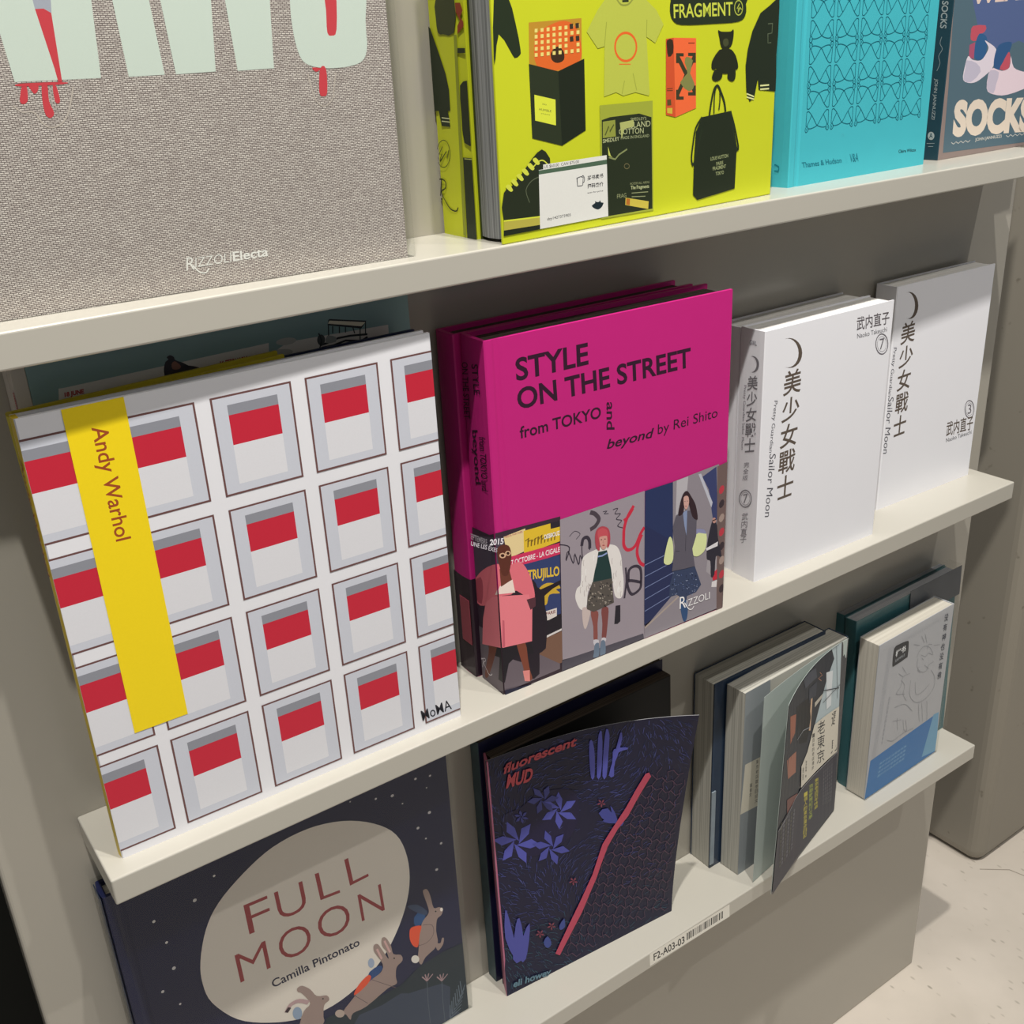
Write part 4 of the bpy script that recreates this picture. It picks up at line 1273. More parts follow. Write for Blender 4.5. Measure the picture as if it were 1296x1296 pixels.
T ISLAND | cap | 0 | 2057 1124 376 -9 1 68
* 9da57a
T SMEDLEY'S | cap | 0 | 2089 1207 272 -10 0 34
* aab06a
P 1901 1200 2137 1214 2146 1138 1978 1120 1930 1006
* 8f966c
T FRAG | cap | 0 | 1842 307 160 -3 1 51
T ACCESS ALL AREAS | cap | 0 | 2068 447 350 -17 0 27
* b3ba8a
T The Fragments | cap | 0.02 | 2084 390 328 -17 0 42
* 8f966c
L 0.5 2099 343 2395 325
L 0.5 2099 298 2345 276
* c8b84a
P 1992 300 2405 205 2396 110 1985 211
* b06a2c
P 2005 292 2070 275 2063 197 1998 214
* 6a6444
L 0.5 2060 673 2054 659 2037 649 2015 647 1993 654 1976 667 1971 683 1977 697 1993 707 2015 709 2038 702 2054 689 2060 673
* c5cc62
P 1696 942 1740 831 1771 807 1703 835
* 7f8858
L 1 1709 813 1817 780 1881 828 2023 880
# tote_bag_picture
* 26301f
L 1.6 3533 1162 3540 1202 3551 1260 3563 1317 3577 1372 3592 1427 3611 1470 3632 1497 3656 1513 3680 1515 3701 1501 3722 1474 3744 1439 3771 1397 3800 1347 3823 1299 3836 1255 3845 1213 3850 1184
L 1.1 3717 1216 3723 1251 3730 1300 3733 1350 3732 1399 3727 1449 3717 1486 3701 1507 3681 1517 3662 1511 3647 1489 3633 1452 3624 1402 3620 1328 3621 1241 3622 1178
* 232b1c
P 3392 1150 3967 1187 4102 722 4085 173 3331 110 3242 186 3251 663 3277 979
* 26301f
L 1.4 3392 1150 3358 1120 3311 1076 3272 1024 3251 963 3237 893 3225 825 3213 759 3203 694 3202 644 3210 600 3226 570 3253 593 3299 715 3356 888 3396 1014
L 1.4 3949 1181 3969 1141 3999 1081 4031 1009 4069 911 4108 800 4133 719 4134 681 4119 674 4095 708 4056 813 4008 956 3973 1060
* 9fa878
T LOUIS VUITTON | cap | 0.006 | 3575 589 353 10 -2 44
T PARIS | cap | 0.006 | 3695 514 136 4 -2 45
T FRAGMENT | cap | 0.006 | 3624 458 266 7 -2 45
T TOKYO | cap | 0.006 | 3686 387 163 4 -2 45
# boot_picture
* 262d1e
P 42 586 78 619 135 630 227 694 326 772 406 849 482 918 562 977 635 1007 693 976 736 921 756 897 761 809 775 494 748 193 621 171 444 232 211 236 21 274 0 431
P 37 560 775 780 748 187 18 275
* ccd24a
P 72 653 92 668 123 669 155 639 177 603 168 589 147 585 126 595 105 612 83 633
P 155 704 175 718 206 720 239 689 261 654 251 639 230 636 209 645 188 662 166 684
P 238 754 258 769 290 770 322 740 344 705 335 690 314 686 293 696 271 713 249 734
P 321 805 341 820 373 821 406 791 428 756 419 741 398 737 377 746 355 763 332 785
P 404 856 425 871 457 872 490 842 513 807 504 792 482 788 461 797 439 814 416 836
P 488 907 509 922 541 923 575 893 598 858 588 843 567 839 545 849 523 866 500 887
L 0.7 476 811 507 832 551 860 591 881 619 886 643 883 666 873 693 854 720 829 738 811
* 59614a
L 0.5 418 432 400 471 377 526 370 576 390 614 426 648 468 675 520 693 579 705 620 713
* b3aa48
P 17 266 296 266 597 255 751 249 745 121 14 164
* d3da40
L 0.8 18 272 296 260 597 249
* 22281c
P 10 165 592 156 590 105 6 101
# price_label
* dcdcd6
P 647 835 1671 843 1685 111 564 107 576 723 576 780 646 783
* 4c6450
P 576 776 1673 791 1674 737 576 730
* 2a2a2e
T US $60.00  CAN $75.00 | cap | 0 | 661 790 549 7 2 33
T dzy1427373905 | cap | 0.006 | 678 192 380 2 2 32
T 买书卖书 | box | 0.02 | 1343 577 266 6 2 56
T 扫码查价 | box | 0.02 | 1341 485 266 -2 2 55
* 3a3a3e
T scan for price | cap | 0.01 | 1341 426 262 -3 0 16
* 4a4a4e
L 0.5 1264 530 1276 623 1231 636 1173 625 1180 531 1257 529
L 0.5 1249 634 1260 641 1273 644 1287 631 1296 612 1295 589 1289 570 1281 564 1274 563
* 1d2a30
P 1408 274 1434 287 1464 298 1466 314 1465 324 1474 318 1489 308 1511 305 1532 306 1542 316 1549 323 1554 311 1563 295 1586 289 1606 285 1606 276 1597 264 1586 248 1568 232 1542 220 1512 215 1476 224 1444 239 1418 257
@ yback_spine
# spine_print
* 26301f
P 0 2384 39 2362 191 2092 310 1868 361 1691 358 1459 0 1453
P 57 1656 239 1657 314 1414 334 1277 143 1286 89 1492
P 0 1656 57 1656 0 1407
* c9cfa0
L 0.6 156 1378 336 1370
L 0.6 150 1339 331 1332
* 3c4228
P 209 2669 411 2692 599 2647 615 2473 553 2298 437 2270 313 2289 244 2289 203 2311 183 2382 180 2474 168 2583
# publisher_mark
* 3a4220
L 0.45 287 970 277 929 256 890 228 855 193 828 154 810 114 803 75 806 40 820 11 844 0 862
L 0.45 0 1010 15 1037 44 1072 79 1098 118 1115 158 1122 197 1118 231 1104 258 1080 278 1048 288 1011 287 970
L 0.6 126 1048 33 953 102 962 44 868 208 995 208 916 265 1011
* 262c18
L 1 48 657 0 458
L 0.8 0 655 14 659 49 663 82 659 114 649 135 634 142 612 139 585 125 561 93 544 51 530 27 510 35 481 61 447 93 413 127 378 165 344 205 319 249 305 294 299 332 300 358 313 376 334 388 349
L 0.7 0 420 37 423
# spine_print
* 29301f
P 607 1737 677 1781 758 1789 760 1791 760 1083 743 1075 623 1109 595 1243 598 1419 592 1595
* 8a3a22
P 611 2603 716 2598 759 2518 698 2451 760 2404 760 2357 622 2278 634 2366 693 2416 616 2507
* 27301f
P 552 0 571 942 760 942 760 0
P 604 2136 760 2132 760 2079 597 2083
* b3bc6a
L 0.5 601 929 760 929
* 8c942c
P 541 2276 603 2274 534 18 469 29
@ cyan
# publisher_mark
* 12697a
T Thames & Hudson | cap | 0.014 | 311 256 920 -18 -26 75
* 3aa6b4
L 0.3 1325 312 1347 217
* 12697a
T V&A | cap | 0.01 | 1429 224 211 -5 -20 121
# author_lettering
* 12343c
T Claire Wilcox | cap | 0.016 | 2661 246 472 -18 -7 46
# cover_pattern
* 4fb0be
L 0.3 1128 592 1196 662 1253 612
@ cyan_spine
# publisher_mark
* 1b7a8a
L 0.8 425 322 466 313 507 296 514 264 503 235 466 230 430 232
@ socks
# cover_print
* 4f6672
P 0 2247 0 2554 2328 2629 2880 604 2880 53 122 110 82 1143
# shoe_picture
* 50608a
P 428 2546 2295 2749 2600 1633 2035 1763 1459 1633 807 1916
# title_lettering
* d9c4b6
T WEAR | cap | 0.05 | 464 2378 1820 46 8 238
* d9cbbb
T SOCKS | cap | 0.06 | 344 385 2466 -113 -30 494
# shoe_picture
* b8505f
P 597 2038 783 2049 965 2037 999 1992 966 1942 893 1917 812 1894 781 1849 748 1812 663 1808 582 1829 557 1883 557 1946 553 1999
* 2f5a86
P 807 1916 876 1919 959 1898 1025 1866 1059 1822 1074 1768 1080 1714 1082 1660 1074 1607 1052 1564 1010 1536 953 1518 897 1511 841 1514 784 1527 743 1557 722 1611 715 1682 721 1750 737 1815 765 1877
* a3506a
P 557 1756 712 1793 727 1536 578 1565
* d6ccd6
P 553 1587 588 1583 631 1553 688 1527 767 1513 859 1502 940 1505 1000 1529 1048 1568 1084 1606 1112 1638 1128 1669 1125 1701 1087 1739 1030 1778 998 1803 1007 1807 1042 1797 1095 1777 1183 1747 1291 1706 1367 1659 1382 1603 1364 1542 1344 1485 1345 1440 1346 1399 1311 1356 1215 1301 1085 1243 967 1199 878 1175 801 1165 725 1165 636 1174 548 1193 487 1226 467 1282 473 1352 487 1420 501 1486 523 1549
* b9b3c4
P 525 1525 665 1512 824 1467 937 1404 979 1329 874 1243 721 1180 593 1183 499 1226 491 1306 512 1397 501 1475
* 2f5480
P 1438 1721 1559 1751 1712 1761 1819 1749 1839 1705 1811 1639 1775 1575 1741 1522 1698 1471 1660 1426 1632 1386 1608 1352 1574 1331 1517 1324 1451 1330 1397 1351 1363 1391 1342 1446 1339 1507 1350 1581 1378 1661
* b8505f
P 1552 1332 1567 1382 1632 1450 1697 1535 1761 1598 1803 1585 1831 1529 1856 1424 1836 1328 1689 1310
* dcc9d2
P 1268 1358 1367 1364 1502 1330 1624 1306 1718 1308 1798 1322 1853 1350 1865 1413 1851 1490 1853 1528 1881 1489 1924 1411 1987 1343 2079 1306 2191 1280 2300 1259 2406 1250 2509 1247 2581 1225 2629 1165 2646 1086 2585 1017 2396 968 2132 930 1896 908 1722 906 1574 921 1450 943 1347 967 1267 998 1219 1052 1204 1153 1219 1275
* bdb4c4
P 1273 1336 1412 1332 1541 1288 1540 1201 1499 1102 1483 1014 1446 959 1339 974 1237 1028 1211 1114 1218 1207 1227 1285
# title_lettering
* b9b9b4
L 0.6 337 258 371 240 413 225 444 241 476 256 514 239 553 223 584 238 616 254 655 237 694 220 726 236 758 251 797 234 836 217 873 231 900 249
L 0.6 2019 230 2055 210 2101 195 2133 211 2166 227 2208 210 2249 192 2282 208 2315 224 2357 207 2399 189 2433 206 2466 222 2508 204 2550 186 2589 201 2617 219
# author_lettering
* c3bfb6
T JOHN JANNUZZI | cap | 0.016 | 1056 216 825 -11 -11 49
@ socks_spine
# title_lettering
* 8f9c9e
T SOCKS | cap | 0.02 | 276 2434 9 -400 108 -12
# author_lettering
T JOHN JANNUZZI | cap | 0.01 | 286 1277 9 -629 57 -5
# title_lettering
* 7d8c90
L 0.5 331 1904 323 1878 313 1840 311 1805 327 1776 352 1749 364 1720 350 1687 324 1652 309 1616 318 1581 337 1546 347 1510 337 1468 317 1425 303 1394
# publisher_mark
* 9aa6a6
P 380 389 380 369 373 351 361 336 345 326 326 322 307 325 288 333 273 347 262 365 256 385 257 406 264 424 276 439 292 448 311 452 330 449 348 441 364 427 375 409
* 2c4a54
T A | cap | 0.02 | 288 351 68 2 -10 80
* 7d8c90
L 0.5 251 264 398 270
L 0.5 283 216 378 220
@ teal
# cover_print
* c9c6c0
P 409 5347 457 5343 2741 5381 2697 4960 350 5033
P 2978 5349 4293 5310 4289 5175 2740 5046 2782 5262
# date_lettering
* a33a3c
T 18 JUNE | cap | 0.05 | 450 5249 198 -2 5 42
* 4b4e50
T Evening Cranberry House | cap | 0.01 | 451 5196 601 0 2 23
* a33a3c
T 16 FEBRUARY | cap | 0.05 | 2139 5238 325 -4 2 45
* 4b4e50
T The book of illustrations | cap | 0.01 | 2138 5189 518 -6 1 21
# cover_illustration
* 3c3a40
P 1515 5339 1527 5373 1543 5401 1564 5413 1580 5421 1572 5433 1564 5444 1579 5458 1602 5464 1625 5453 1644 5435 1645 5418 1651 5400 1685 5379 1725 5357 1757 5332 1786 5310 1810 5302 1838 5293 1884 5272 1928 5247 1965 5216 1961 5191 1855 5184 1722 5185 1610 5186 1526 5196 1503 5231 1506 5272 1508 5306
* 8a6458
P 1603 5362 1619 5380 1638 5389 1652 5384 1666 5369 1688 5346 1702 5321 1694 5303 1673 5292 1638 5294 1607 5306 1599 5333
* a8a9a4
P 3081 5351 3074 5339 3056 5328 3028 5320 2993 5317 2954 5317 2915 5321 2880 5329 2852 5340 2835 5353 2829 5366 2835 5378 2852 5389 2880 5396 2915 5400 2954 5400 2993 5396 3028 5388 3056 5377 3074 5364
P 3020 5228 3012 5214 2987 5202 2948 5194 2899 5191 2845 5192 2792 5198 2744 5208 2706 5220 2681 5235 2673 5249 2681 5263 2706 5274 2744 5282 2792 5286 2845 5285 2899 5279 2948 5270 2986 5257 3011 5242
* d9d2bc
P 3521 5509 3999 5405 3929 5344 3498 5458
* 2c3234
L 0.9 3521 5509 3999 5405 3929 5344 3498 5458 3521 5509
L 0.7 3505 5446 3492 5324
L 0.7 3558 5429 3547 5343
L 0.7 3643 5406 3633 5327
L 0.7 3722 5388 3713 5320
L 0.7 3817 5367 3832 5290
L 0.7 3913 5347 3895 5196
L 0.7 3991 5395 3974 5249
L 1.2 3365 5231 3462 5242 3610 5273 3772 5272 4000 5247
L 1.2 3377 5199 3536 5198 3702 5226 3910 5183 3997 5215
* 454b4c
P 3439 5283 3434 5263 3425 5247 3412 5234 3397 5228 3381 5228 3366 5234 3353 5246 3344 5262 3339 5282 3339 5302 3345 5322 3354 5338 3367 5350 3382 5357 3398 5357 3413 5351 3426 5339 3435 5323 3440 5304
* 2c3234
L 0.8 3369 5377 3396 5284 3361 5202
* 8d9290
P 3473 5328 3529 5319 3581 5293 3592 5261 3573 5235 3508 5231 3447 5245 3445 5289
@ teal_spine
# title_lettering
* a33a3c
L 1 130 5372 190 5388
L 1 131 5346 190 5362
L 1 131 5320 190 5336
L 1 132 5295 190 5311
L 1 133 5269 190 5285
L 1 134 5243 190 5259
L 1 134 5217 190 5233
L 1 135 5191 190 5207
L 1 136 5165 190 5181
@ tealb_spine
# title_lettering
* a33a3c
L 1 0 5304 4 5305
L 1 0 5278 4 5279
L 1 0 5251 4 5253
L 1 0 5225 5 5226
L 1 0 5198 5 5200
L 1 0 5171 5 5173
L 1 0 5145 6 5146
L 1 0 5118 6 5120
L 1 0 5091 7 5093
@ fm
# moon_print
* ddd5cb
P 963 3585 991 3699 1028 3821 1070 3941 1117 4050 1165 4143 1216 4226 1276 4304 1347 4380 1434 4457 1534 4532 1641 4603 1747 4668 1852 4726 1959 4780 2069 4826 2184 4862 2308 4886 2438 4902 2571 4907 2702 4902 2832 4886 2962 4858 3091 4820 3217 4773 3340 4715 3463 4645 3579 4568 3685 4486 3781 4402 3868 4313 3945 4218 4009 4115 4061 4003 4099 3882 4127 3756 4146 3628 4157 3497 4158 3362 4149 3225 4130 3091 4101 2959 4062 2828 4014 2699 3956 2570 3887 2440 3807 2308 3720 2184 3628 2073 3533 1978 3434 1895 3328 1823 3212 1760 3083 1706 2943 1660 2800 1627 2663 1611 2533 1613 2407 1631 2283 1661 2162 1699 2042 1746 1926 1802 1812 1867 1701 1939 1589 2017 1479 2103 1374 2197 1280 2301 1194 2421 1116 2554 1048 2687 996 2809 962 2916 943 3015 934 3110 929 3206 928 3300 932 3391 944 3485
# title_lettering
* 9c4448
T F | cap | -0.01 | 1665 3624 336 -21 -7 535
T U | cap | -0.01 | 2111 3606 419 -29 -17 523
T L | cap | -0.01 | 2731 3610 305 -36 -26 505
T L | cap | -0.01 | 3198 3610 304 5 -33 507
T M | cap | -0.01 | 1421 2892 446 -5 -9 521
T O | cap | -0.01 | 2037 2873 477 -31 -18 532
T O | cap | -0.01 | 2645 2882 497 -31 -27 543
T N | cap | -0.01 | 3305 2868 382 -1 -16 524
# author_lettering
* 2c2c44
T Camilla Pintonato | cap | 0.015 | 1846 2520 1376 -53 -12 147
# star_print
* c9c6c8
P 1377 4837 1378 4826 1372 4817 1362 4813 1351 4816 1345 4824 1344 4835 1350 4844 1360 4848 1371 4846
P 1083 4602 1083 4585 1074 4571 1059 4565 1044 4569 1034 4582 1034 4599 1043 4613 1058 4619 1073 4614
P 532 4565 533 4552 525 4540 513 4535 501 4539 493 4549 493 4563 500 4574 513 4579 525 4576
P 621 4153 622 4141 615 4130 604 4126 593 4129 585 4139 585 4152 592 4162 603 4166 614 4163
P 642 3698 643 3681 634 3666 619 3661 603 3666 594 3679 594 3696 603 3710 617 3716 633 3711
P 438 3410 438 3396 430 3384 418 3379 405 3384 397 3395 397 3410 405 3421 417 3426 430 3422
P 607 3066 607 3056 601 3047 593 3044 584 3047 578 3056 578 3066 583 3074 592 3078 601 3074
P 3778 4893 3779 4883 3774 4874 3763 4870 3753 4872 3745 4880 3744 4891 3749 4900 3760 4904 3770 4901
P 4045 4823 4047 4808 4039 4795 4024 4790 4008 4794 3997 4805 3995 4820 4003 4833 4018 4838 4034 4835
P 4435 4928 4436 4916 4430 4905 4418 4901 4405 4904 4396 4913 4394 4925 4401 4936 4413 4940 4426 4937
P 4673 4868 4675 4857 4669 4848 4659 4844 4647 4847 4639 4855 4637 4866 4643 4875 4654 4879 4665 4876
P 4178 4605 4179 4597 4175 4591 4167 4588 4159 4590 4154 4596 4153 4604 4157 4610 4164 4613 4172 4611
P 4590 4685 4591 4679 4587 4674 4581 4672 4575 4673 4570 4678 4569 4684 4572 4689 4578 4692 4585 4690
P 4611 4235 4613 4220 4605 4206 4590 4201 4573 4205 4561 4218 4559 4233 4567 4247 4582 4252 4599 4248
P 4395 4056 4397 4042 4390 4030 4376 4025 4361 4029 4350 4040 4348 4055 4356 4066 4370 4071 4385 4068
P 4500 3799 4501 3789 4496 3781 4487 3778 4477 3781 4470 3788 4469 3798 4473 3806 4483 3809 4493 3806
P 4752 3579 4754 3566 4748 3555 4735 3550 4721 3554 4711 3565 4710 3578 4716 3589 4729 3593 4743 3589
P 4636 3135 4638 3120 4631 3108 4616 3103 4601 3108 4590 3120 4588 3135 4595 3147 4610 3152 4625 3147
P 3384 5035 3384 5028 3380 5022 3373 5019 3366 5021 3361 5026 3360 5034 3364 5040 3371 5043 3378 5041
# ground_print
* 24303a
P 2542 1445 2978 1417 3358 1296 3792 1282 4133 1440 4560 1480 4946 1441 4946 0 3581 0 2301 933
* 3a4356
P 3912 0 2928 1004 3058 1156 3451 1094 3775 1120 3913 1027 4088 980 4504 846 4646 680 4607 232 4790 0
# plant_print
* 56606c
L 0.5 4247 1052 4226 638 4225 165
* a3888c
L 1 4248 1068 4171 1209
L 1 4248 1068 4226 1222
L 1 4248 1068 4291 1204
L 1 4248 1068 4362 1145
* 56606c
L 0.5 4507 880 4488 459 4490 0
* a3888c
L 1 4508 897 4429 1040
L 1 4508 897 4485 1053
L 1 4508 897 4552 1034
L 1 4508 897 4624 975
* 5f6c7a
L 0.8 4589 22 4804 97
L 0.8 4589 22 4613 301
L 0.8 4633 84 4823 173
L 0.8 4633 84 4650 364
L 0.8 4676 147 4842 249
L 0.8 4676 147 4687 427
L 0.8 4720 210 4860 325
L 0.8 4720 210 4724 490
L 0.8 4763 273 4879 401
L 0.8 4763 273 4761 553
L 0.8 4807 335 4898 476
L 0.8 4807 335 4798 616
L 0.8 4850 398 4917 551
L 0.8 4850 398 4835 678
# rabbit_print~1
* 2c5080
P 4144 2448 4208 2500 4282 2514 4325 2467 4344 2394 4327 2321 4287 2262 4218 2240 4154 2259 4132 2349
* 3c4a66
P 4057 2729 4124 2719 4223 2663 4313 2552 4378 2441 4381 2383 4342 2379 4253 2462 4156 2572 4084 2666
* 9a8680
P 4345 2869 4364 2879 4392 2873 4416 2851 4433 2811 4447 2755 4460 2689 4470 2604 4479 2509 4496 2437 4526 2409 4564 2405 4596 2394 4620 2365 4639 2330 4647 2297 4643 2268 4629 2241 4610 2219 4586 2210 4556 2205 4532 2181 4516 2126 4505 2050 4497 1966 4502 1869 4510 1764 4493 1678 4428 1627 4338 1594 4265 1563 4225 1519 4200 1477 4180 1462 4159 1490 4142 1545 4135 1612 4142 1686 4158 1771 4174 1860 4187 1955 4200 2053 4216 2138 4237 2201 4261 2250 4290 2294 4329 2328 4373 2356 4403 2393 4408 2444 4400 2504 4389 2566 4378 2629 4365 2693 4354 2750 4346 2800 4341 2842
P 4461 1732 4483 1726 4518 1695 4547 1679 4563 1699 4574 1735 4585 1759 4599 1763 4613 1755 4619 1737 4616 1703 4606 1658 4588 1619 4558 1586 4521 1559 4491 1559 4472 1608 4460 1683
* e0563a
P 4035 2082 4034 2144 4041 2207 4052 2255 4066 2279 4085 2287 4113 2284 4161 2271 4217 2248 4253 2216 4252 2177 4232 2130 4210 2075 4195 1996 4178 1908 4159 1853 4132 1851 4102 1881 4077 1921 4058 1967 4043 2024
* ddd8d0
P 4154 1593 4148 1571 4137 1555 4120 1547 4100 1548 4079 1558 4059 1575 4042 1598 4029 1624 4021 1652 4020 1678 4026 1700 4038 1715 4054 1723 4074 1722 4095 1713 4115 1696 4133 1673 4146 1646 4153 1619
* e8ded6
P 4651 2312 4649 2301 4644 2293 4638 2288 4631 2287 4623 2290 4615 2296 4609 2306 4604 2317 4602 2329 4601 2341 4604 2352 4608 2360 4614 2365 4622 2366 4629 2363 4637 2357 4643 2348 4648 2336 4651 2324
* 2a2428
P 4537 2339 4536 2335 4533 2332 4530 2330 4526 2331 4522 2332 4518 2336 4514 2340 4511 2345 4510 2350 4510 2356 4511 2360 4513 2363 4516 2365 4520 2364 4525 2363 4529 2359 4532 2355 4535 2350 4536 2345
* 6c5c60
L 0.5 4282 2215 4328 2194 4390 2163 4437 2121 4455 2062 4456 1991 4443 1931 4413 1888 4368 1856 4321 1837 4268 1837 4213 1850 4174 1860
# rabbit_print~2
* 2c4a7c
P 3311 1871 3397 1897 3483 1894 3526 1853 3529 1797 3462 1737 3375 1694 3309 1698 3267 1732 3271 1802
* 9aa8c0
P 3407 1993 3401 1967 3391 1946 3378 1934 3362 1930 3346 1935 3331 1950 3319 1972 3310 1998 3306 2028 3307 2057 3312 2083 3322 2103 3336 2116 3351 2119 3367 2114 3382 2100 3394 2078 3403 2051 3408 2022
* 9a8680
P 3579 2380 3598 2388 3622 2378 3646 2349 3669 2294 3692 2221 3710 2150 3717 2085 3720 2022 3733 1969 3770 1932 3817 1906 3853 1876 3871 1833 3877 1787 3869 1747 3839 1725 3796 1709 3761 1681 3742 1627 3733 1560 3727 1498 3730 1444 3737 1394 3727 1360 3694 1355 3643 1366 3567 1363 3449 1327 3306 1277 3182 1244 3089 1243 3014 1258 2959 1259 2928 1226 2916 1179 2905 1159 2887 1189 2869 1246 2852 1298 2829 1332 2806 1362 2809 1396 2856 1444 2928 1496 2993 1543 3034 1576 3068 1604 3115 1630 3188 1659 3273 1688 3349 1712 3408 1724 3457 1732 3495 1751 3523 1784 3540 1828 3539 1891 3510 1986 3465 2099 3432 2192 3422 2254 3424 2296 3433 2324 3451 2337 3477 2334 3502 2313 3523 2269 3544 2207 3567 2140 3595 2059 3624 1972 3643 1925 3647 1945 3641 2005 3630 2068 3609 2125 3582 2185 3564 2242 3561 2297 3567 2348
* e0563a
P 3034 1650 3058 1683 3091 1721 3130 1755 3179 1786 3234 1813 3278 1826 3306 1815 3322 1789 3326 1760 3316 1731 3292 1699 3259 1669 3214 1642 3159 1617 3111 1599 3073 1589 3041 1587 3021 1591 3015 1604 3020 1625
* b5a49a
P 2827 1343 2820 1323 2807 1309 2789 1303 2767 1307 2744 1319 2722 1338 2703 1363 2689 1390 2682 1418 2681 1444 2688 1465 2701 1478 2719 1484 2740 1481 2763 1469 2785 1450 2804 1425 2818 1397 2826 1369
* 2a2428
P 3751 1870 3750 1866 3748 1863 3744 1861 3741 1861 3736 1863 3733 1866 3729 1871 3727 1876 3725 1881 3725 1886 3726 1891 3729 1894 3732 1895 3736 1895 3740 1893 3744 1890 3747 1886 3750 1880 3751 1875
* 6c5c60
L 0.5 3321 1713 3704 1288
L 0.5 3013 1597 3215 1289
* c9a3a0
L 1.6 3478 2229 3536 1993
L 1.6 3614 2309 3683 2034
# rabbit_print~3
* 9a8680
P 2181 2286 2200 2297 2227 2301 2259 2289 2294 2253 2333 2201 2369 2144 2396 2082 2419 2015 2450 1959 2498 1923 2555 1897 2598 1870 2620 1832 2628 1792 2624 1759 2601 1746 2567 1741 2538 1717 2519 1657 2506 1578 2497 1511 2498 1468 2503 1436 2497 1409 2477 1376 2445 1347 2394 1346 2304 1387 2195 1456 2128 1534 2131 1625 2173 1725 2218 1804 2262 1839 2310 1854 2334 1889 2317 1970 2276 2071 2239 2150 2216 2187 2197 2203 2184 2219 2176 2244 2174 2268
* b5989a
L 3.2 2312 1920 2276 1958 2224 2010 2173 2048 2128 2062 2084 2063 2045 2054 2012 2026 1986 1988 1967 1960
* 3a2c34
L 3 2027 2017 1967 1960
* 2a2428
P 2545 1839 2544 1835 2542 1832 2539 1830 2535 1830 2531 1832 2528 1835 2525 1840 2522 1845 2521 1850 2521 1855 2523 1859 2525 1862 2528 1863 2531 1863 2535 1861 2539 1858 2542 1854 2544 1849 2545 1844
* 8ea0b8
P 2191 1789 2183 1755 2169 1730 2150 1715 2129 1712 2107 1721 2086 1741 2070 1771 2058 1807 2053 1845 2055 1883 2063 1917 2077 1942 2096 1957 2117 1960 2139 1951 2159 1931 2176 1902 2188 1866 2193 1827
@ label
# shelf_label
* e3dfd4
P 8080 -6257 10038 -6287 10052 -6590 8089 -6542
* 2c2c2c
T F2-A03-03 | cap | 0.016 | 8177 -6473 739 -41 -8 160
* 2a2a2c
P 8969 -6496 8996 -6496 8992 -6323 8965 -6322
P 9014 -6497 9041 -6497 9037 -6324 9010 -6323
P 9059 -6498 9086 -6498 9082 -6325 9055 -6324
P 9111 -6499 9139 -6500 9135 -6326 9108 -6326
P 9164 -6500 9175 -6501 9171 -6327 9160 -6327
P 9193 -6501 9203 -6501 9200 -6328 9189 -6327
P 9229 -6502 9239 -6502 9236 -6329 9225 -6328
P 9250 -6502 9261 -6503 9257 -6329 9246 -6329
P 9279 -6503 9297 -6504 9293 -6330 9275 -6330
P 9308 -6504 9326 -6504 9322 -6331 9304 -6330
P 9351 -6505 9362 -6505 9358 -6332 9347 -6331
P 9387 -6506 9398 -6506 9394 -6332 9383 -6332
P 9409 -6506 9436 -6507 9432 -6333 9405 -6333
P 9447 -6507 9465 -6508 9461 -6334 9443 -6334
P 9483 -6508 9493 -6508 9490 -6335 9479 -6335
P 9511 -6509 9522 -6509 9518 -6335 9508 -6335
P 9533 -6509 9544 -6510 9540 -6336 9529 -6336
P 9569 -6510 9596 -6511 9592 -6337 9565 -6337
P 9614 -6511 9625 -6511 9621 -6338 9610 -6338
P 9636 -6512 9647 -6512 9643 -6339 9632 -6338
P 9657 -6512 9668 -6513 9664 -6339 9654 -6339
P 9679 -6513 9690 -6513 9686 -6340 9675 -6339
P 9701 -6513 9719 -6514 9715 -6340 9697 -6340
P 9737 -6514 9747 -6514 9744 -6341 9733 -6341
P 9773 -6515 9800 -6516 9796 -6342 9769 -6342
P 9825 -6516 9836 -6517 9832 -6343 9821 -6343
P 9847 -6517 9870 -6517 9866 -6344 9843 -6343
@ mudc
# plant_print
* 1a1638
P 59 759 62 761 62 651 54 673 51 723
P 62 761 82 771 117 770 125 770 125 586 105 597 71 629 62 651
P 125 770 154 771 188 782 188 558 152 571 125 586
P 188 782 188 782 224 796 250 800 250 545 248 545 200 553 188 558
P 250 800 265 802 312 798 312 548 297 546 250 545
P 312 798 318 797 375 787 375 561 374 560 339 552 312 548
P 375 787 377 786 422 770 438 754 438 611 425 592 403 573 375 561
P 438 754 446 745 455 715 458 683 454 652 443 619 438 611
* 4f52a6
P 125 628 117 628 125 624
P 188 628 125 628 125 624 188 591
P 188 628 188 591 189 591 243 590 198 628
P 125 621 106 639 123 578 125 575
P 125 621 125 575 162 537 167 579
P 62 630 54 626 40 589 62 590
P 109 650 62 630 62 590 89 591
P 62 651 62 682 52 687 0 688 0 688 43 651
P 62 651 122 650 62 682
P 125 648 125 670 117 700 79 738 73 698
P 125 648 133 640 125 670
P 130 629 186 653 188 658 188 690 150 687
P 188 658 200 691 188 690
P 375 687 344 696 375 668
P 375 687 375 668 393 653 438 639 438 640 413 676
P 438 639 438 639 438 640
P 339 706 329 661 347 624 368 650
P 312 683 312 711 288 710 260 688 306 677
P 312 683 345 713 312 711
P 312 722 312 749 309 751 265 765 289 729
P 312 722 357 710 312 749
P 362 699 372 744 354 780 334 754
P 375 710 356 692 375 693
P 375 710 375 693 414 695 438 716 438 720 395 729
P 438 716 440 719 438 720
* 474a98
P 312 549 295 551 312 540
P 312 549 312 540 352 516 375 514 375 533 362 546
P 375 514 396 512 375 533
P 312 531 287 560 295 510 312 490
P 312 531 312 490 324 476 333 508
P 250 556 242 553 226 524 250 523
P 290 568 250 556 250 523 269 523
P 250 572 250 599 245 602 202 606 235 573
P 250 572 301 568 250 599
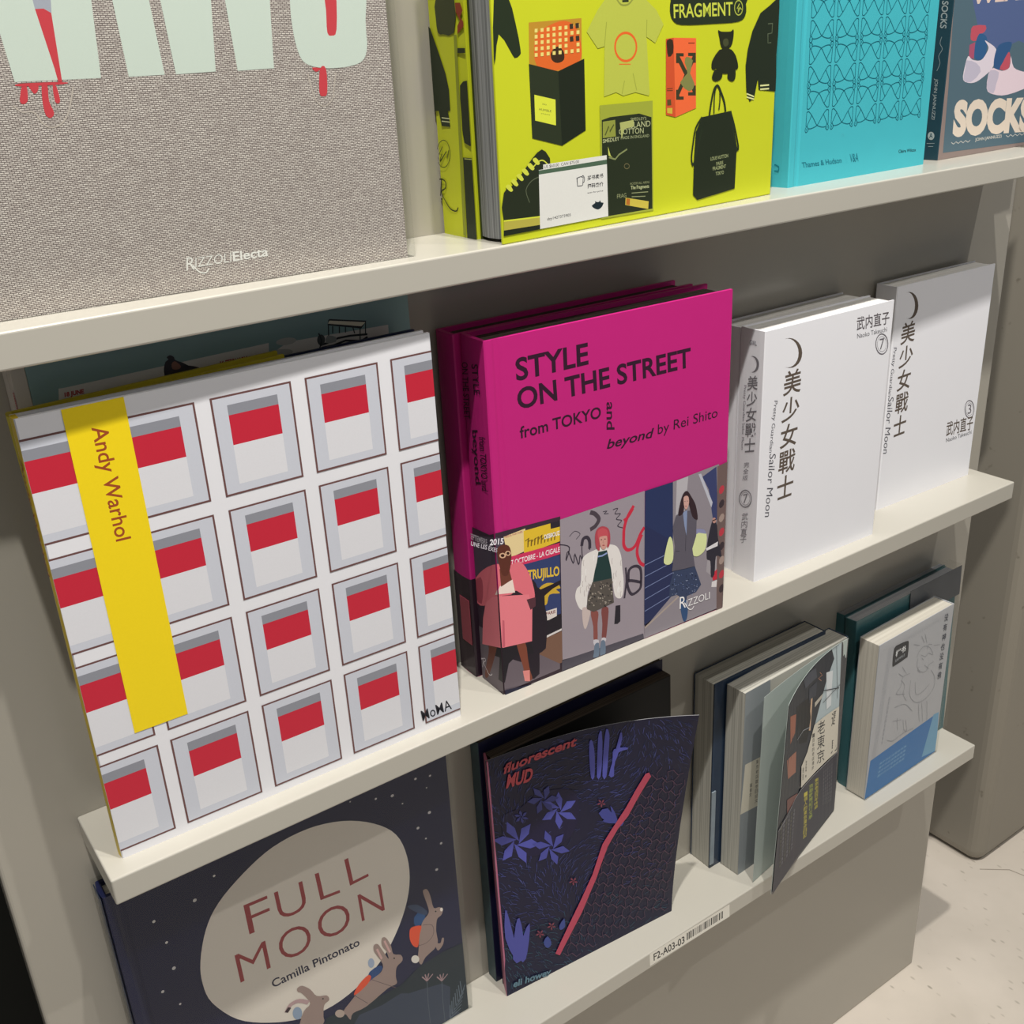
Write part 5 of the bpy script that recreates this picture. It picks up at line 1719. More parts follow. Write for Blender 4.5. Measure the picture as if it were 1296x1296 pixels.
P 309 559 301 608 272 641 264 609
P 312 564 306 550 312 552
P 312 564 312 552 354 566 369 596 328 596
* 3a3d7c
P 312 737 265 767 288 728 312 711
P 312 737 312 711 320 707 314 737
P 250 762 237 750 237 722 250 726
P 264 775 250 762 250 726 265 732
P 250 772 250 784 222 792 191 785 224 765
P 250 772 272 778 250 784
P 250 792 250 817 226 832 232 803
P 250 792 280 773 258 812 250 817
P 281 765 308 790 307 818 279 808
P 312 773 273 762 312 751
P 312 773 312 751 323 748 354 756 320 775
* 3d4084
P 153 732 173 718 188 715 188 717 178 728
P 188 715 190 715 188 717
P 150 735 150 718 160 705 165 716
P 125 725 125 724 125 724
P 152 738 132 734 125 725 125 724 141 722
P 125 753 119 754 125 747
P 156 738 136 751 125 753 125 747 130 741
P 159 734 158 752 149 764 144 753
P 157 731 176 735 184 745 168 747
* 4f52a6
P 522 799 518 839 516 887 517 924 520 950 528 956 535 947 541 919 544 881 543 834 539 795 530 786
P 552 794 553 843 557 900 560 940 562 958 562 783 560 780
P 562 958 564 968 572 985 579 981 582 939 581 884 577 831 570 790 562 783
P 580 791 582 849 588 915 594 961 601 988 610 983 616 958 614 916 609 868 605 819 599 783 588 774
P 612 787 621 819 625 829 625 775 623 775
P 625 829 637 862 653 917 666 961 674 960 676 937 666 898 653 859 644 842 637 829 638 801 637 778 625 775
P 625 787 625 787 625 793
P 625 787 625 793 626 820 631 863 631 884 637 895 664 897 688 894 688 882 679 882 653 875 645 854 641 828 632 800
P 688 894 692 894 703 889 701 883 688 882
* 4a4d9a
P 16 261 17 316 24 360 29 382 36 378 47 331 58 267 62 244 62 150 54 159 33 204
P 62 244 69 205 75 156 68 144 62 150
P 62 132 46 156 57 226 62 247
P 62 132 62 247 76 295 89 322 100 320 108 286 112 235 104 177 90 132 65 129
P 87 134 95 182 112 235 125 254 125 151 115 128 98 120
P 125 254 134 267 152 277 150 246 140 200 128 159 125 151
* 3f4590
P 562 626 557 634 562 637
P 562 626 562 637 576 646 604 644 625 619 625 578 604 581 575 606
P 625 619 626 618 638 589 626 578 625 578
P 576 594 592 601 617 600 625 595 625 570 617 572 592 583
P 625 595 643 584 658 566 643 565 625 570
P 618 652 625 644 625 617 625 619
P 625 644 629 639 644 611 654 582 658 560 650 561 638 578 625 617
P 658 578 670 587 685 588 688 578 688 552 679 544 669 545 660 561
P 688 578 689 571 688 552 688 552
# red_pole
* b3435a
L 0.01 294 78 295 76
* b4455c
P 312 124 280 86 305 68 312 76
P 375 197 312 124 312 76 375 142
P 375 197 375 142 438 209 438 270 426 256
P 438 209 446 218 500 295 500 351 438 270
P 500 295 534 343 562 397 562 467 513 368 500 351
P 562 397 602 470 625 497 625 544 574 490 562 467
P 625 497 658 536 688 561 688 610 625 544
P 688 561 712 581 750 638 750 697 698 621 688 610
P 750 638 774 674 812 730 812 755 809 761 792 758 750 697
P 812 730 820 741 812 755
# title_lettering
* a8414a
T fluorescent | cap | 0.03 | 78 929 373 20 14 34
* b0454e
T MUD | cap | 0.035 | 88 872 132 -7 16 46
# author_lettering
* 5d7c8c
T eli howey | cap | 0.03 | 33 31 214 -29 6 27
# plant_print
* 3c4a8c
P 221 168 231 179 244 183 250 174 250 130 246 128 235 132 226 142 220 155
P 250 174 256 166 262 145 257 133 250 130
P 312 204 312 204 312 190 311 192
P 312 204 327 219 343 227 346 208 343 186 330 181 317 183 312 190
* 7a3a4c
P 268 218 282 208 293 205 285 214
P 266 221 264 210 268 200 273 206
P 250 225 244 223 250 220
P 268 223 253 226 250 225 250 220 256 217
P 272 221 265 234 255 242 257 232
P 271 218 282 222 285 230 275 230
P 404 374 417 364 429 362 421 371
P 402 377 399 366 404 356 409 362
P 404 378 389 381 380 378 391 373
P 407 376 400 389 391 397 392 387
P 407 374 418 378 420 387 410 386
P 570 673 584 665 594 664 586 672
P 569 676 567 665 571 656 576 663
P 562 673 562 679 556 680 549 675 559 671
P 562 673 570 678 562 679
P 562 684 562 691 557 695 559 686
P 562 684 574 676 567 688 562 691
P 574 674 583 680 585 688 576 686
P 202 209 215 198 226 195 219 205
P 200 212 197 201 201 191 207 197
P 188 217 187 217 178 214 188 209
P 202 213 188 217 188 209 189 208
P 205 211 199 224 189 232 191 222
P 205 208 216 213 219 221 209 221
@ tokc
# cover_photo
* aebcc0
P 625 662 568 668 625 765
P 688 654 625 662 625 765 688 871
P 722 1000 750 1000 750 647 688 654 688 871 712 913
P 750 1000 812 1000 812 640 750 647
P 812 1000 875 1000 875 633 812 640
P 875 1000 913 1000 938 656 938 625 875 633
P 938 656 940 625 938 625
* 2c3038
P 0 1000 62 1000 62 355 0 345
P 62 1000 125 1000 125 365 62 355
P 125 1000 188 1000 188 375 125 365
P 188 1000 250 1000 250 385 188 375
P 250 1000 312 1000 312 395 250 385
P 312 1000 375 1000 375 533 357 530 341 399 312 395
P 375 1000 438 1000 438 544 375 533
P 438 1000 500 1000 500 555 438 544
P 500 1000 562 1000 562 654 527 559 500 555
P 562 1000 625 1000 625 735 568 668 562 654
P 625 1000 688 1000 688 808 625 735
P 688 1000 750 1000 750 874 722 848 688 808
P 750 1000 782 1000 812 956 812 930 750 874
P 812 956 823 940 812 930
* c9cdd0
P 457 1000 486 1000 457 999
* 15181e
P 250 734 188 912 250 900
P 250 734 250 900 312 887 312 675 265 691
P 312 887 375 875 375 654 312 675
P 375 875 438 862 438 632 375 654
P 438 862 440 862 500 725 500 713 439 632 438 632
P 500 725 503 717 500 713
* c9a98c
P 481 859 500 856 500 689 499 670 470 681
P 500 856 509 854 500 689
* 14161a
P 434 828 438 828 438 714 425 717
P 438 828 474 825 466 707 438 714
* a2634e
P 62 912 60 920 62 919
P 62 912 62 919 125 898 125 758 116 756
P 125 898 188 877 188 775 125 758
P 188 877 199 873 201 778 188 775
* a06a58
P 65 695 125 684 125 572 123 572
P 125 684 188 673 188 560 125 572
P 188 673 250 661 250 548 188 560
P 250 661 250 661 266 544 250 548
* 454a55
P 316 1000 375 1000 375 936 364 937
P 375 1000 417 1000 438 997 438 932 375 936
P 438 997 500 987 500 928 438 932
P 500 987 539 981 562 933 562 924 500 928
P 562 933 567 924 562 924
* 3a3f49
P 438 877 432 912 438 912
P 438 877 438 912 500 906 500 840 442 849
P 500 906 562 900 562 830 562 829 500 840
P 562 900 571 899 562 830
* b9b3a6
P 548 798 562 798 562 773 552 772
P 562 798 625 800 625 779 562 773
P 625 800 676 802 661 783 625 779
* d3d8da
P 714 900 750 893 750 691 745 691
P 750 893 810 882 812 734 812 693 750 691
P 812 734 813 693 812 693
* 6e4440
P 132 458 188 443 188 307 164 317
P 188 443 250 427 250 282 188 307
P 250 427 312 410 312 258 250 282
P 312 410 320 409 327 252 312 258
* 2a2e34
L 0.9 656 822 916 755
L 0.7 729 1000 874 1000
L 0.7 684 750 929 771
L 0.5 842 1000 904 702
* b9bec4
L 0.5 259 718 363 724 488 693
* c79072
L 0.6 610 934 650 908 588 911 639 882
# title_panel
* cfc9ba
P 375 432 365 533 375 537
P 438 408 377 411 375 432 375 537 438 564
P 500 616 500 404 438 408 438 564 460 574
P 500 616 559 678 562 678 562 401 500 404
P 562 678 625 672 625 398 562 401
P 625 672 688 667 688 394 625 398
P 688 667 750 662 750 391 688 394
P 750 662 812 656 812 388 750 391
P 812 656 875 651 875 384 812 388
P 875 651 936 646 938 620 938 381 875 384
P 938 620 953 380 938 381
# title_lettering
* 23252a
V 老東京 | 0.1 | 0 | 612 670 119 -24 20 -245 121 -27
V 遇 見 | 0.06 | 0.006 | 828 644 88 -10 27 -246 94 -13
* 55534e
V 一百年的老店漫步 | 0.2 | 0 | 530 639 39 -9 19 -209 38 -7
V 散步散策 著 | 0.2 | 0 | 435 534 24 -8 3 -96 24 -6
V 遠見 | 0.2 | 0 | 383 519 25 -8 9 -79 24 -7
# belly_band
* 34343f
P 0 356 62 364 62 3 15 0 2 0 0 16
P 62 364 125 372 125 8 62 3
P 125 372 188 380 188 12 125 8
P 188 380 250 388 250 17 188 12
P 250 388 312 397 312 21 250 17
P 312 397 375 405 375 25 362 25 312 21
P 375 405 378 405 438 402 438 24 375 25
P 438 402 500 398 500 23 438 24
P 500 398 562 395 562 22 500 23
P 562 395 625 391 625 22 562 22
P 625 391 688 388 688 21 625 22
P 688 388 750 384 750 20 688 21
P 750 384 812 381 812 20 750 20
P 812 381 875 377 875 19 812 20
P 875 377 938 374 938 18 875 19
P 938 374 954 373 980 18 938 18
* b9b04a
V 東京老店百年味道 | 0.1 | 0.01 | 604 361 69 -16 18 -186 61 -7
* 9ca84e
V 京都散策紀行文學 | 0.1 | 0.01 | 513 368 70 -17 22 -213 61 -8
* c3b84a
V 一個人的東京漫步日記 | 0.1 | 0.01 | 431 359 59 -13 25 -273 57 -7
* 77767c
V 小店老舗味道散歩日記文 | 0.2 | 0 | 740 371 19 -2 24 -232 19 -2
V 小店老舗味道散歩日記文 | 0.2 | 0 | 773 369 19 -2 23 -240 19 -2
V 小店老舗味道散歩日記文 | 0.2 | 0 | 806 368 18 -2 22 -247 19 -2
V 小店老舗味道散歩日記文 | 0.2 | 0 | 838 367 18 -2 21 -255 20 -2
V 小店老舗味道散歩日記文 | 0.2 | 0 | 871 366 18 -2 22 -264 20 -2
* 6f7060
V 老舗味道散歩日記文東京 | 0.2 | 0 | 41 377 25 -6 38 -275 21 0
* 8a8a90
V 老舗味道散歩日記文東京 | 0.2 | 0 | 86 370 25 -6 27 -265 21 0
* 6f7060
V 老舗味道散歩日記文東京 | 0.2 | 0 | 130 363 25 -5 17 -255 21 0
* 8a8a90
V 老舗味道散歩日記文東京 | 0.2 | 0 | 174 357 24 -5 9 -246 22 0
* 6f7060
V 老舗味道散歩日記文東京 | 0.2 | 0 | 218 352 24 -5 0 -237 22 0
* 8a8a90
V 老舗味道散歩日記文東京 | 0.2 | 0 | 261 347 24 -5 -8 -229 22 0
* c9cbce
L 0.4 0 351 11 351 81 353 154 359 212 376 274 397 378 405 571 394 797 380 953 377
@ white
# belly_band
* 2f72b0
P 4 0 73 934 2432 1053 2490 198 2490 1 2397 0
* 6fa3c4
P 2241 1075 2432 1053 2490 460 2490 16 1981 97
* 7fadcb
T 漫步日記溫柔故事集 | box | 0 | 396 657 936 18 3 58
T 漫步日記溫柔故事集 | box | 0 | 387 558 937 16 3 58
T 漫步日記溫柔故事集 | box | 0 | 378 459 939 14 3 59
T 漫步日記溫柔故事集 | box | 0 | 369 360 940 11 3 59
# cover_grid
* a6a9b0
L 0.25 309 3461 442 3454
L 0.25 303 3389 436 3381
L 0.25 297 3316 430 3308
L 0.25 291 3243 424 3235
L 0.25 284 3170 418 3161
L 0.25 278 3096 412 3088
L 0.25 272 3023 406 3014
L 0.25 266 2949 400 2940
L 0.25 260 2875 394 2866
L 0.25 254 2801 388 2791
L 0.25 248 2727 382 2717
L 0.25 241 2652 376 2642
L 0.25 235 2577 370 2567
L 0.25 229 2503 364 2492
L 0.25 223 2428 358 2416
L 0.25 216 2352 352 2341
L 0.25 210 2277 345 2265
L 0.25 204 2201 339 2189
L 0.25 197 2125 333 2113
L 0.25 191 2049 327 2037
L 0.25 185 1973 321 1960
L 0.25 178 1897 314 1884
L 0.25 172 1820 308 1807
L 0.25 166 1744 302 1730
L 0.25 159 1667 296 1653
L 0.25 153 1589 289 1575
L 0.25 146 1512 283 1498
L 0.25 140 1435 277 1420
L 0.25 133 1357 271 1342
L 0.25 127 1279 264 1263
L 0.25 120 1201 258 1185
L 0.25 114 1122 251 1106
L 0.25 107 1044 245 1027
L 0.25 101 965 239 948
L 0.25 319 3469 117 942
L 0.25 368 3468 168 938
L 0.25 418 3468 220 934
L 0.25 452 3492 475 3418
L 0.25 524 3493 547 3418
L 0.25 596 3494 619 3419
L 0.25 668 3494 692 3419
L 0.25 741 3495 764 3420
L 0.25 814 3496 837 3420
L 0.25 887 3496 911 3421
L 0.25 960 3497 984 3421
L 0.25 1034 3498 1058 3422
L 0.25 1108 3498 1132 3423
L 0.25 1182 3499 1206 3423
L 0.25 1256 3500 1281 3424
L 0.25 1331 3501 1356 3424
L 0.25 1406 3501 1431 3425
L 0.25 1481 3502 1506 3426
L 0.25 1557 3503 1582 3426
L 0.25 1633 3504 1658 3427
L 0.25 1709 3504 1735 3427
L 0.25 1785 3505 1811 3428
L 0.25 1862 3506 1888 3428
L 0.25 1939 3506 1965 3429
L 0.25 2016 3507 2043 3430
L 0.25 2094 3508 2120 3430
L 0.25 2171 3509 2199 3431
# sample_sticker
* 22262e
P 483 3403 538 3447 627 3442 764 3434 895 3413 950 3399 973 3351 990 3195 990 3041 983 3007 927 3008 743 2989 559 2982 499 2982 484 3032 470 3219
* eceef0
T 样书 | box | 0.02 | 562 3176 336 9 -12 149
* aab0b8
T SAMPLE | cap | 0 | 564 3058 317 24 2 58
# title_lettering
* 3b4250
V 没有神也没有佛 | 0.25 | 0.01 | 2174 3529 141 -13 17 -1620 146 -20
* 9a9da6
V 温柔的漫步日記故事集文 | 0.25 | 0 | 481 2278 57 -5 -100 -1127 58 -7
# cover_drawing
* 85888f
L 0.4 1331 2862 1342 2895 1358 2941 1387 2980 1432 3009 1489 3031 1553 3033 1629 3006 1712 2958 1783 2900 1845 2823 1895 2737 1912 2686 1876 2704 1806 2758 1743 2796 1704 2789 1670 2767 1631 2760 1573 2790 1510 2835 1465 2868
L 0.4 1373 2826 1366 2773 1360 2698 1372 2624 1415 2555 1477 2486 1541 2432 1607 2396 1675 2375 1730 2373 1758 2403 1772 2451 1799 2488 1857 2499 1927 2498 1978 2496
L 0.4 1454 2590 1436 2576 1413 2555 1406 2529 1434 2493 1479 2453 1513 2423
L 0.4 1199 2373 1199 2270 1202 2124 1234 1989 1307 1875 1409 1772 1520 1696 1642 1658 1773 1648 1888 1660 1980 1695 2054 1752 2103 1820 2120 1900 2111 1991 2085 2079 2035 2168 1968 2254 1921 2314
L 0.4 1377 2256 1390 2164 1411 2035 1449 1936 1509 1893 1586 1879 1667 1883 1758 1908 1853 1950 1921 1982
L 0.4 1663 2908 1671 2941 1682 2986 1704 3013 1745 3005 1795 2981 1832 2962
L 0.4 1171 3225 1392 3117
L 0.4 1900 2914 2124 2845
L 0.4 1139 2560 1071 2574 978 2589 906 2578 878 2518 871 2432 855 2358 803 2314 742 2284 729 2250 811 2203 941 2152 1038 2116
L 0.4 858 2518 902 2471 961 2404 1002 2335 1000 2273 978 2210 976 2143 1019 2060 1083 1973 1130 1911
L 0.4 722 1927 816 1915 951 1895 1081 1849 1201 1753 1316 1630 1397 1541
L 0.4 1592 1622 1705 1146
L 0.4 1715 1610 1837 1086
L 0.4 1904 1568 1996 1056
L 0.4 715 1600 1020 1502
L 0.4 857 1619 925 1294
L 0.4 1084 1473 1102 1390 1130 1274 1160 1185 1197 1139 1236 1121 1256 1140 1240 1223 1205 1343 1179 1430
L 0.4 574 1206 626 1168 704 1116 795 1080 901 1081 1021 1098 1142 1108 1276 1098 1412 1080 1507 1066
L 0.4 1531 3320 1632 3081
L 0.4 1413 3326 1538 3119
L 0.4 739 2728 906 2578
L 0.4 834 2848 1015 2612
L 0.4 1511 2769 1583 2699
L 0.4 1638 2555 1815 2399
@ tok
# title_page
* 878d90
P 0 4060 653 4060 656 4059 947 0 13 0 0 173
* cdc8b8
P 73 2506 484 2476 557 1363 4 1425
* 33343a
V 東京老店散歩日記文 | 0.2 | 0 | 376 2459 66 -15 19 -1009 89 -11
V 著者文 | 0.2 | 0 | 231 2004 66 -16 -3 -320 67 -17
"""
read_art(ART)
# lattice of looping lines on the turquoise book
def smooth(p, k):
    o = []; n = len(p)
    for i in range(n-1):
        a, b, c, d = p[max(i-1, 0)], p[i], p[i+1], p[min(i+2, n-1)]
        for j in range(k):
            t = j/k; o.append(tuple(.5*(2*b[m]+(c[m]-a[m])*t+(2*a[m]-5*b[m]+4*c[m]-d[m])*t*t+(3*b[m]-a[m]-3*c[m]+d[m])*t**3) for m in (0, 1)))
    return o+[p[-1]]
quarter = [([(.07, .46), (.15, .47), (.27, .38), (.38, .26), (.48, .15), (.60, .10), (.75, .075), (.86, .085)], 3), ([(.10, .15), (.27, .38)], 1), ([(.06, .14), (.07, .46)], 1),
           ([(.10, .15), (.045, .09), (.04, .025), (.09, .0), (.16, .055), (.13, .11), (.10, .15)], 3), ([(.09, .04), (.10, .07), (.08, .075)], 1)]
for i in range(5):
    for j in range(7):
        for p, k in quarter:
            for mx in (0, 1):
                for my in (0, 1):
                    LAYER['cyan'] = 12; stroke('cyan', 'cover_pattern', '#0d5b6c', .00055, [(.0150+(i+(1-x if mx else x))*.028725-.00045*(j+y), .0373+(j+(1-y if my else y))*.030167) for x, y in smooth(p, k)])
LAYER['cyan'] = 30
# grass strokes and wire fence on the dark paperback
rnd = random.Random(11); Wm, Hm = .174, .233
pole = [(.073, .308), (.254, .437), (.48, .592), (.593, .699), (.771, .804)]
def pole_s(t):
    for (a, b), (c, d) in zip(pole, pole[1:]):
        if t <= c: return b+(d-b)*(t-a)/(c-a)
    return .804+(t-.771)*.6
def infence(s, t): return .02 < t < .80-(s-.8)*.35 and s < .99 and s > pole_s(t)+.012
for i in range(2300):
    s, t = rnd.uniform(.01, .985), rnd.uniform(.01, .985); a = 1.2+1.3*math.sin(s*5+t*3)+.5*rnd.uniform(-1, 1)
    if (s-.3)**2/.06+(t-.62)**2/.012 < 1 and rnd.random() < .85: continue
    if infence(s, t) and rnd.random() < .7: continue
    col = (['#3a3e78', '#2e3862', '#4c5290', '#3c4270', '#283252'] if t > .25 else ['#3a5a70', '#2a3a50', '#3c4a6c', '#386072', '#2a3a50'])[i % 5]
    L = .0031*rnd.uniform(.6, 1.2); x, y = s*Wm, t*Hm
    LAYER['mudc'] = 2; stroke('mudc', 'grass_print', col, .00036, [(x-L*math.cos(a), y-L*math.sin(a)), (x, y+.0004), (x+L*math.cos(a), y+L*math.sin(a))])
LAYER['mudc'] = 60
for fam in (0, 1):
    for k in range(-8, 34):
        run = []
        for i in range(70):
            z = 1 if i % 2 else -1
            if fam == 0: s = .2+i*.025; t = .02+k*.050-(s-.2)*.45+.008*z
            else: t = .02+i*.026; s = .02+k*.052+t*.35+.007*z
            if infence(s, t): run.append((s*Wm, t*Hm)); continue
            if len(run) > 1: LAYER['mudc'] = 61; stroke('mudc', 'fence_print', ('#5e4356', '#543c50')[fam], .00045, run)
            run = []
# ------------------------------------------------ setting
def floor_material():
    m = mat('terrazzo_floor', '#ddd3c6', rough=.38, noise=.10, scale=9); nt = m.node_tree; b = nt.nodes['Principled BSDF']
    base = b.inputs['Base Color'].links[0].from_socket; tc = nt.nodes.new('ShaderNodeTexCoord')
    mp = nt.nodes.new('ShaderNodeMapping'); mp.inputs['Scale'].default_value = (1, .45, 1); mp.inputs['Rotation'].default_value = (0, 0, .6); nt.links.new(tc.outputs['Object'], mp.inputs[0])
    v = nt.nodes.new('ShaderNodeTexVoronoi'); v.inputs['Scale'].default_value = 95; nt.links.new(mp.outputs[0], v.inputs['Vector'])
    r = nt.nodes.new('ShaderNodeValToRGB'); r.color_ramp.elements[0].position = .10; r.color_ramp.elements[0].color = (1, 1, 1, 1); r.color_ramp.elements[1].position = .2; r.color_ramp.elements[1].color = (0, 0, 0, 1)
    nt.links.new(v.outputs['Distance'], r.inputs[0]); n = nt.nodes.new('ShaderNodeTexNoise'); n.inputs['Scale'].default_value = 6; n.inputs['Detail'].default_value = 8; nt.links.new(tc.outputs['Object'], n.inputs['Vector'])
    mu = nt.nodes.new('ShaderNodeMath'); mu.operation = 'MULTIPLY'; nt.links.new(r.outputs[0], mu.inputs[0]); nt.links.new(v.outputs['Color'], mu.inputs[1])
    mx = nt.nodes.new('ShaderNodeMixRGB'); mx.inputs[2].default_value = lin('#a39a8c'); nt.links.new(mu.outputs[0], mx.inputs[0]); nt.links.new(base, mx.inputs[1])
    mx2 = nt.nodes.new('ShaderNodeMixRGB'); r2 = nt.nodes.new('ShaderNodeValToRGB'); r2.color_ramp.elements[0].position = .42; r2.color_ramp.elements[1].position = .58; nt.links.new(n.outputs['Fac'], r2.inputs[0])
    r2.color_ramp.elements[0].color = (0, 0, 0, 1); r2.color_ramp.elements[1].color = (.35, .35, .35, 1); nt.links.new(r2.outputs[0], mx2.inputs[0]); nt.links.new(mx.outputs[0], mx2.inputs[1]); mx2.inputs[2].default_value = lin('#c2b9ab')
    nt.links.new(mx2.outputs[0], b.inputs['Base Color']); return m
def wall_material(name, hexc, dark):
    m = mat(name, hexc, rough=.42, noise=.10, scale=3, mapping=(1, 1, .35)); nt = m.node_tree; b = nt.nodes['Principled BSDF']; base = b.inputs['Base Color'].links[0].from_socket
    tc = nt.nodes.new('ShaderNodeTexCoord'); v = nt.nodes.new('ShaderNodeTexNoise'); v.inputs['Scale'].default_value = 55; v.inputs['Detail'].default_value = 2; nt.links.new(tc.outputs['Object'], v.inputs['Vector'])
    r = nt.nodes.new('ShaderNodeValToRGB'); r.color_ramp.elements[0].position = .70; r.color_ramp.elements[1].position = .76; nt.links.new(v.outputs['Fac'], r.inputs[0])
    mx = nt.nodes.new('ShaderNodeMixRGB'); mx.inputs[2].default_value = lin(dark); nt.links.new(r.outputs[0], mx.inputs[0]); nt.links.new(base, mx.inputs[1]); nt.links.new(mx.outputs[0], b.inputs['Base Color']); return m
fl = box('floor', (-3, -3, ZF-.05), (4, 3, ZF), floor_material()); fl['kind'] = 'structure'
crack = [(1.158, .047), (1.19, .02), (1.205, -.035), (1.235, -.07), (1.25, -.12), (1.30, -.17), (1.36, -.21), (1.45, -.30)]
vs, fs = ribbon(crack, .0016); ck = mesh('floor_crack', [(x, y, ZF+.0002) for x, y in vs], fs, mat('crack_dirt', '#a1978a', rough=.9, noise=.3, scale=80), fl); 
wm = wall_material('column_paint', '#8f897d', '#777064')
c = box('wall_right', (1.158, .0515, ZF), (2.6, 2.4, 1.4), wm, bev=.02, seg=5); c['kind'] = 'structure'
c = box('wall_back', (-2.6, .09, ZF), (.90, .13, 1.4), mat('dark_wall_paint', '#0b0d09', rough=.8, noise=.2, scale=6)); c['kind'] = 'structure'
# ------------------------------------------------ display stand
steel = mat('cream_powder_coat', '#bdb9ae', rough=.24, spec=.5, noise=.02, scale=5, bump=.0)
panel_m = mat('cream_panel_coat', '#aba69b', rough=.22, spec=.5, noise=.02, scale=4)
st = thing('display_stand', 'cream powder-coated steel display stand with three book ledges', (0, 0, ZF), 0, 'display stand')
def shift(o, dz=-ZF):
    o.data.transform(Matrix.Translation((0, 0, dz))); return o
shift(box('back_panel', (-.0485, .0, ZF), (.9346, .028, .85), panel_m, st, .0025, 3))
shelf = []
for z in (Z2, Z1, Z3):
    s_ = shift(box('shelf', (0, -DEP, z-TH), (XR, 0, z), steel, st, .0012, 3)); shelf.append(s_)
flush('label', shelf[2]); 
for o in shelf[2].children: shift(o)
# ------------------------------------------------ upper ledge
white_pages = pages('white_page_edges', '#cfccc2', '#9c9a92'); grey_pages = pages('grey_page_edges', '#9a9c9c', '#4d5052', scale=700)
dim_pages = pages('cream_page_edges', '#b3ab98', '#857e6e'); dark_pages = pages('dark_page_edges', '#5e544b', '#2e2823')
linen = mat('grey_linen', '#a49c96', rough=.9); nt = linen.node_tree; b = nt.nodes['Principled BSDF']
tc = nt.nodes.new('ShaderNodeTexCoord'); mp = nt.nodes.new('ShaderNodeMapping'); mp.inputs['Scale'].default_value = (1, 1, 1); nt.links.new(tc.outputs['Object'], mp.inputs[0])
br = nt.nodes.new('ShaderNodeTexBrick'); br.inputs['Scale'].default_value = 1; br.inputs['Brick Width'].default_value = .0022; br.inputs['Row Height'].default_value = .00085; br.inputs['Mortar Size'].default_value = .00022; br.inputs['Mortar Smooth'].default_value = .6
br.inputs['Color1'].default_value = lin('#e0d9d0'); br.inputs['Color2'].default_value = lin('#bfb6af'); br.inputs['Mortar'].default_value = lin('#716764')
sx = nt.nodes.new('ShaderNodeSeparateXYZ'); cx = nt.nodes.new('ShaderNodeCombineXYZ'); nt.links.new(mp.outputs[0], sx.inputs[0]); nt.links.new(sx.outputs['X'], cx.inputs['X']); nt.links.new(sx.outputs['Z'], cx.inputs['Y'])
nz = nt.nodes.new('ShaderNodeTexNoise'); nz.inputs['Scale'].default_value = 60; nt.links.new(tc.outputs['Object'], nz.inputs['Vector'])
ad = nt.nodes.new('ShaderNodeVectorMath'); ad.operation = 'MULTIPLY_ADD'; ad.inputs[1].default_value = (.0016,)*3; nt.links.new(nz.outputs['Color'], ad.inputs[0]); nt.links.new(cx.outputs[0], ad.inputs[2]); nt.links.new(ad.outputs[0], br.inputs['Vector'])
nt.links.new(br.outputs['Color'], b.inputs['Base Color']); bp = nt.nodes.new('ShaderNodeBump'); bp.inputs['Strength'].default_value = .5; bp.inputs['Distance'].default_value = .0004; bp.invert = True; nt.links.new(br.outputs['Fac'], bp.inputs['Height']); nt.links.new(bp.outputs[0], b.inputs['Normal'])
t, w, d, h = start('grey', 'linen_book', 'large grey linen book with pale mint letters and red drips')
case(t, w, d, h, linen, .003, groove=False); block(t, w, d, h, white_pages, .003); flush('grey', t)
sl = plate('plastic_sleeve', -.002, w+.0042, -.0022, d+.001, 0, h+.004, FILM, t, .0006)

ylw = mat('yellow_jacket', '#ccd42a', rough=.38, noise=.03, scale=30); ydk = mat('yellow_jacket_flap', '#3a431c', rough=.4, noise=.05, scale=30)
t, w, d, h = start('yback', 'picture_book', 'thick yellow book standing behind the other, rounded spine with a curled letter R', 'yellow collection books')
sp = 9; prof = [(w, 0), (.0008, 0)]
for i in range(sp+1): a = math.pi*i/sp; prof.append((-.0001-.0006*math.sin(a), .0002+(d-.0004)*i/sp))
prof += [(.001, d), (w, d), (w, d-.002), (.003, d-.002), (.003, .002), (w, .002)]
prism('cover', prof, 0, h, ylw, t); block(t, w, d, h, grey_pages, .002, left=.0035); flush('yback', t)
t, w, d, h = start('yellow', 'picture_book', 'yellow book covered in pictures of clothes, bags and a price label, page edges facing left', 'yellow collection books')
plate('front_cover', 0, w, 0, .0022, 0, h, ylw, t, .0008)
prism('page_block', [(.0055, .0024), (w-.004, .0024), (w-.004, .0103), (.0052, .0265), (.0030, .018), (.0036, .010)], .002, h-.003, grey_pages, t)
prism('back_cover', [(.0045, .0266), (w-.002, .0104), (w-.002, .0116), (.0045, .0275)], 0, h, ydk, t)
prism('spine', [(w-.0035, .0022), (w, .0022), (w, .0116), (w-.0035, .0116)], 0, h, ylw, t); flush('yellow', t)

cy = mat('turquoise_cloth', '#46b9c6', rough=.5, noise=.03, scale=60, bump=.04)
t, w, d, h = start('cyan', 'pattern_book', 'turquoise hardcover with a dark looping lattice pattern on its front')
case(t, w, d, h, cy, .003); block(t, w, d, h, white_pages, .003); flush('cyan', t)
so = mat('socks_board', '#8f7f7a', rough=.3, noise=.05, scale=40); sos = mat('socks_spine_teal', '#24424e', rough=.35, noise=.05, scale=40)
t, w, d, h = start('socks', 'picture_book', 'slate blue book with white sneakers and the word SOCKS, right end of the upper ledge')
plate('front_cover', .0, w, 0, .0022, 0, h, so, t); plate('back_cover', .0, w, d-.0022, d, 0, h, so, t); plate('spine', -.0008, .0022, .0002, d-.0002, 0, h, sos, t); block(t, w, d, h, white_pages, .0023, left=.0024); flush('socks', t)
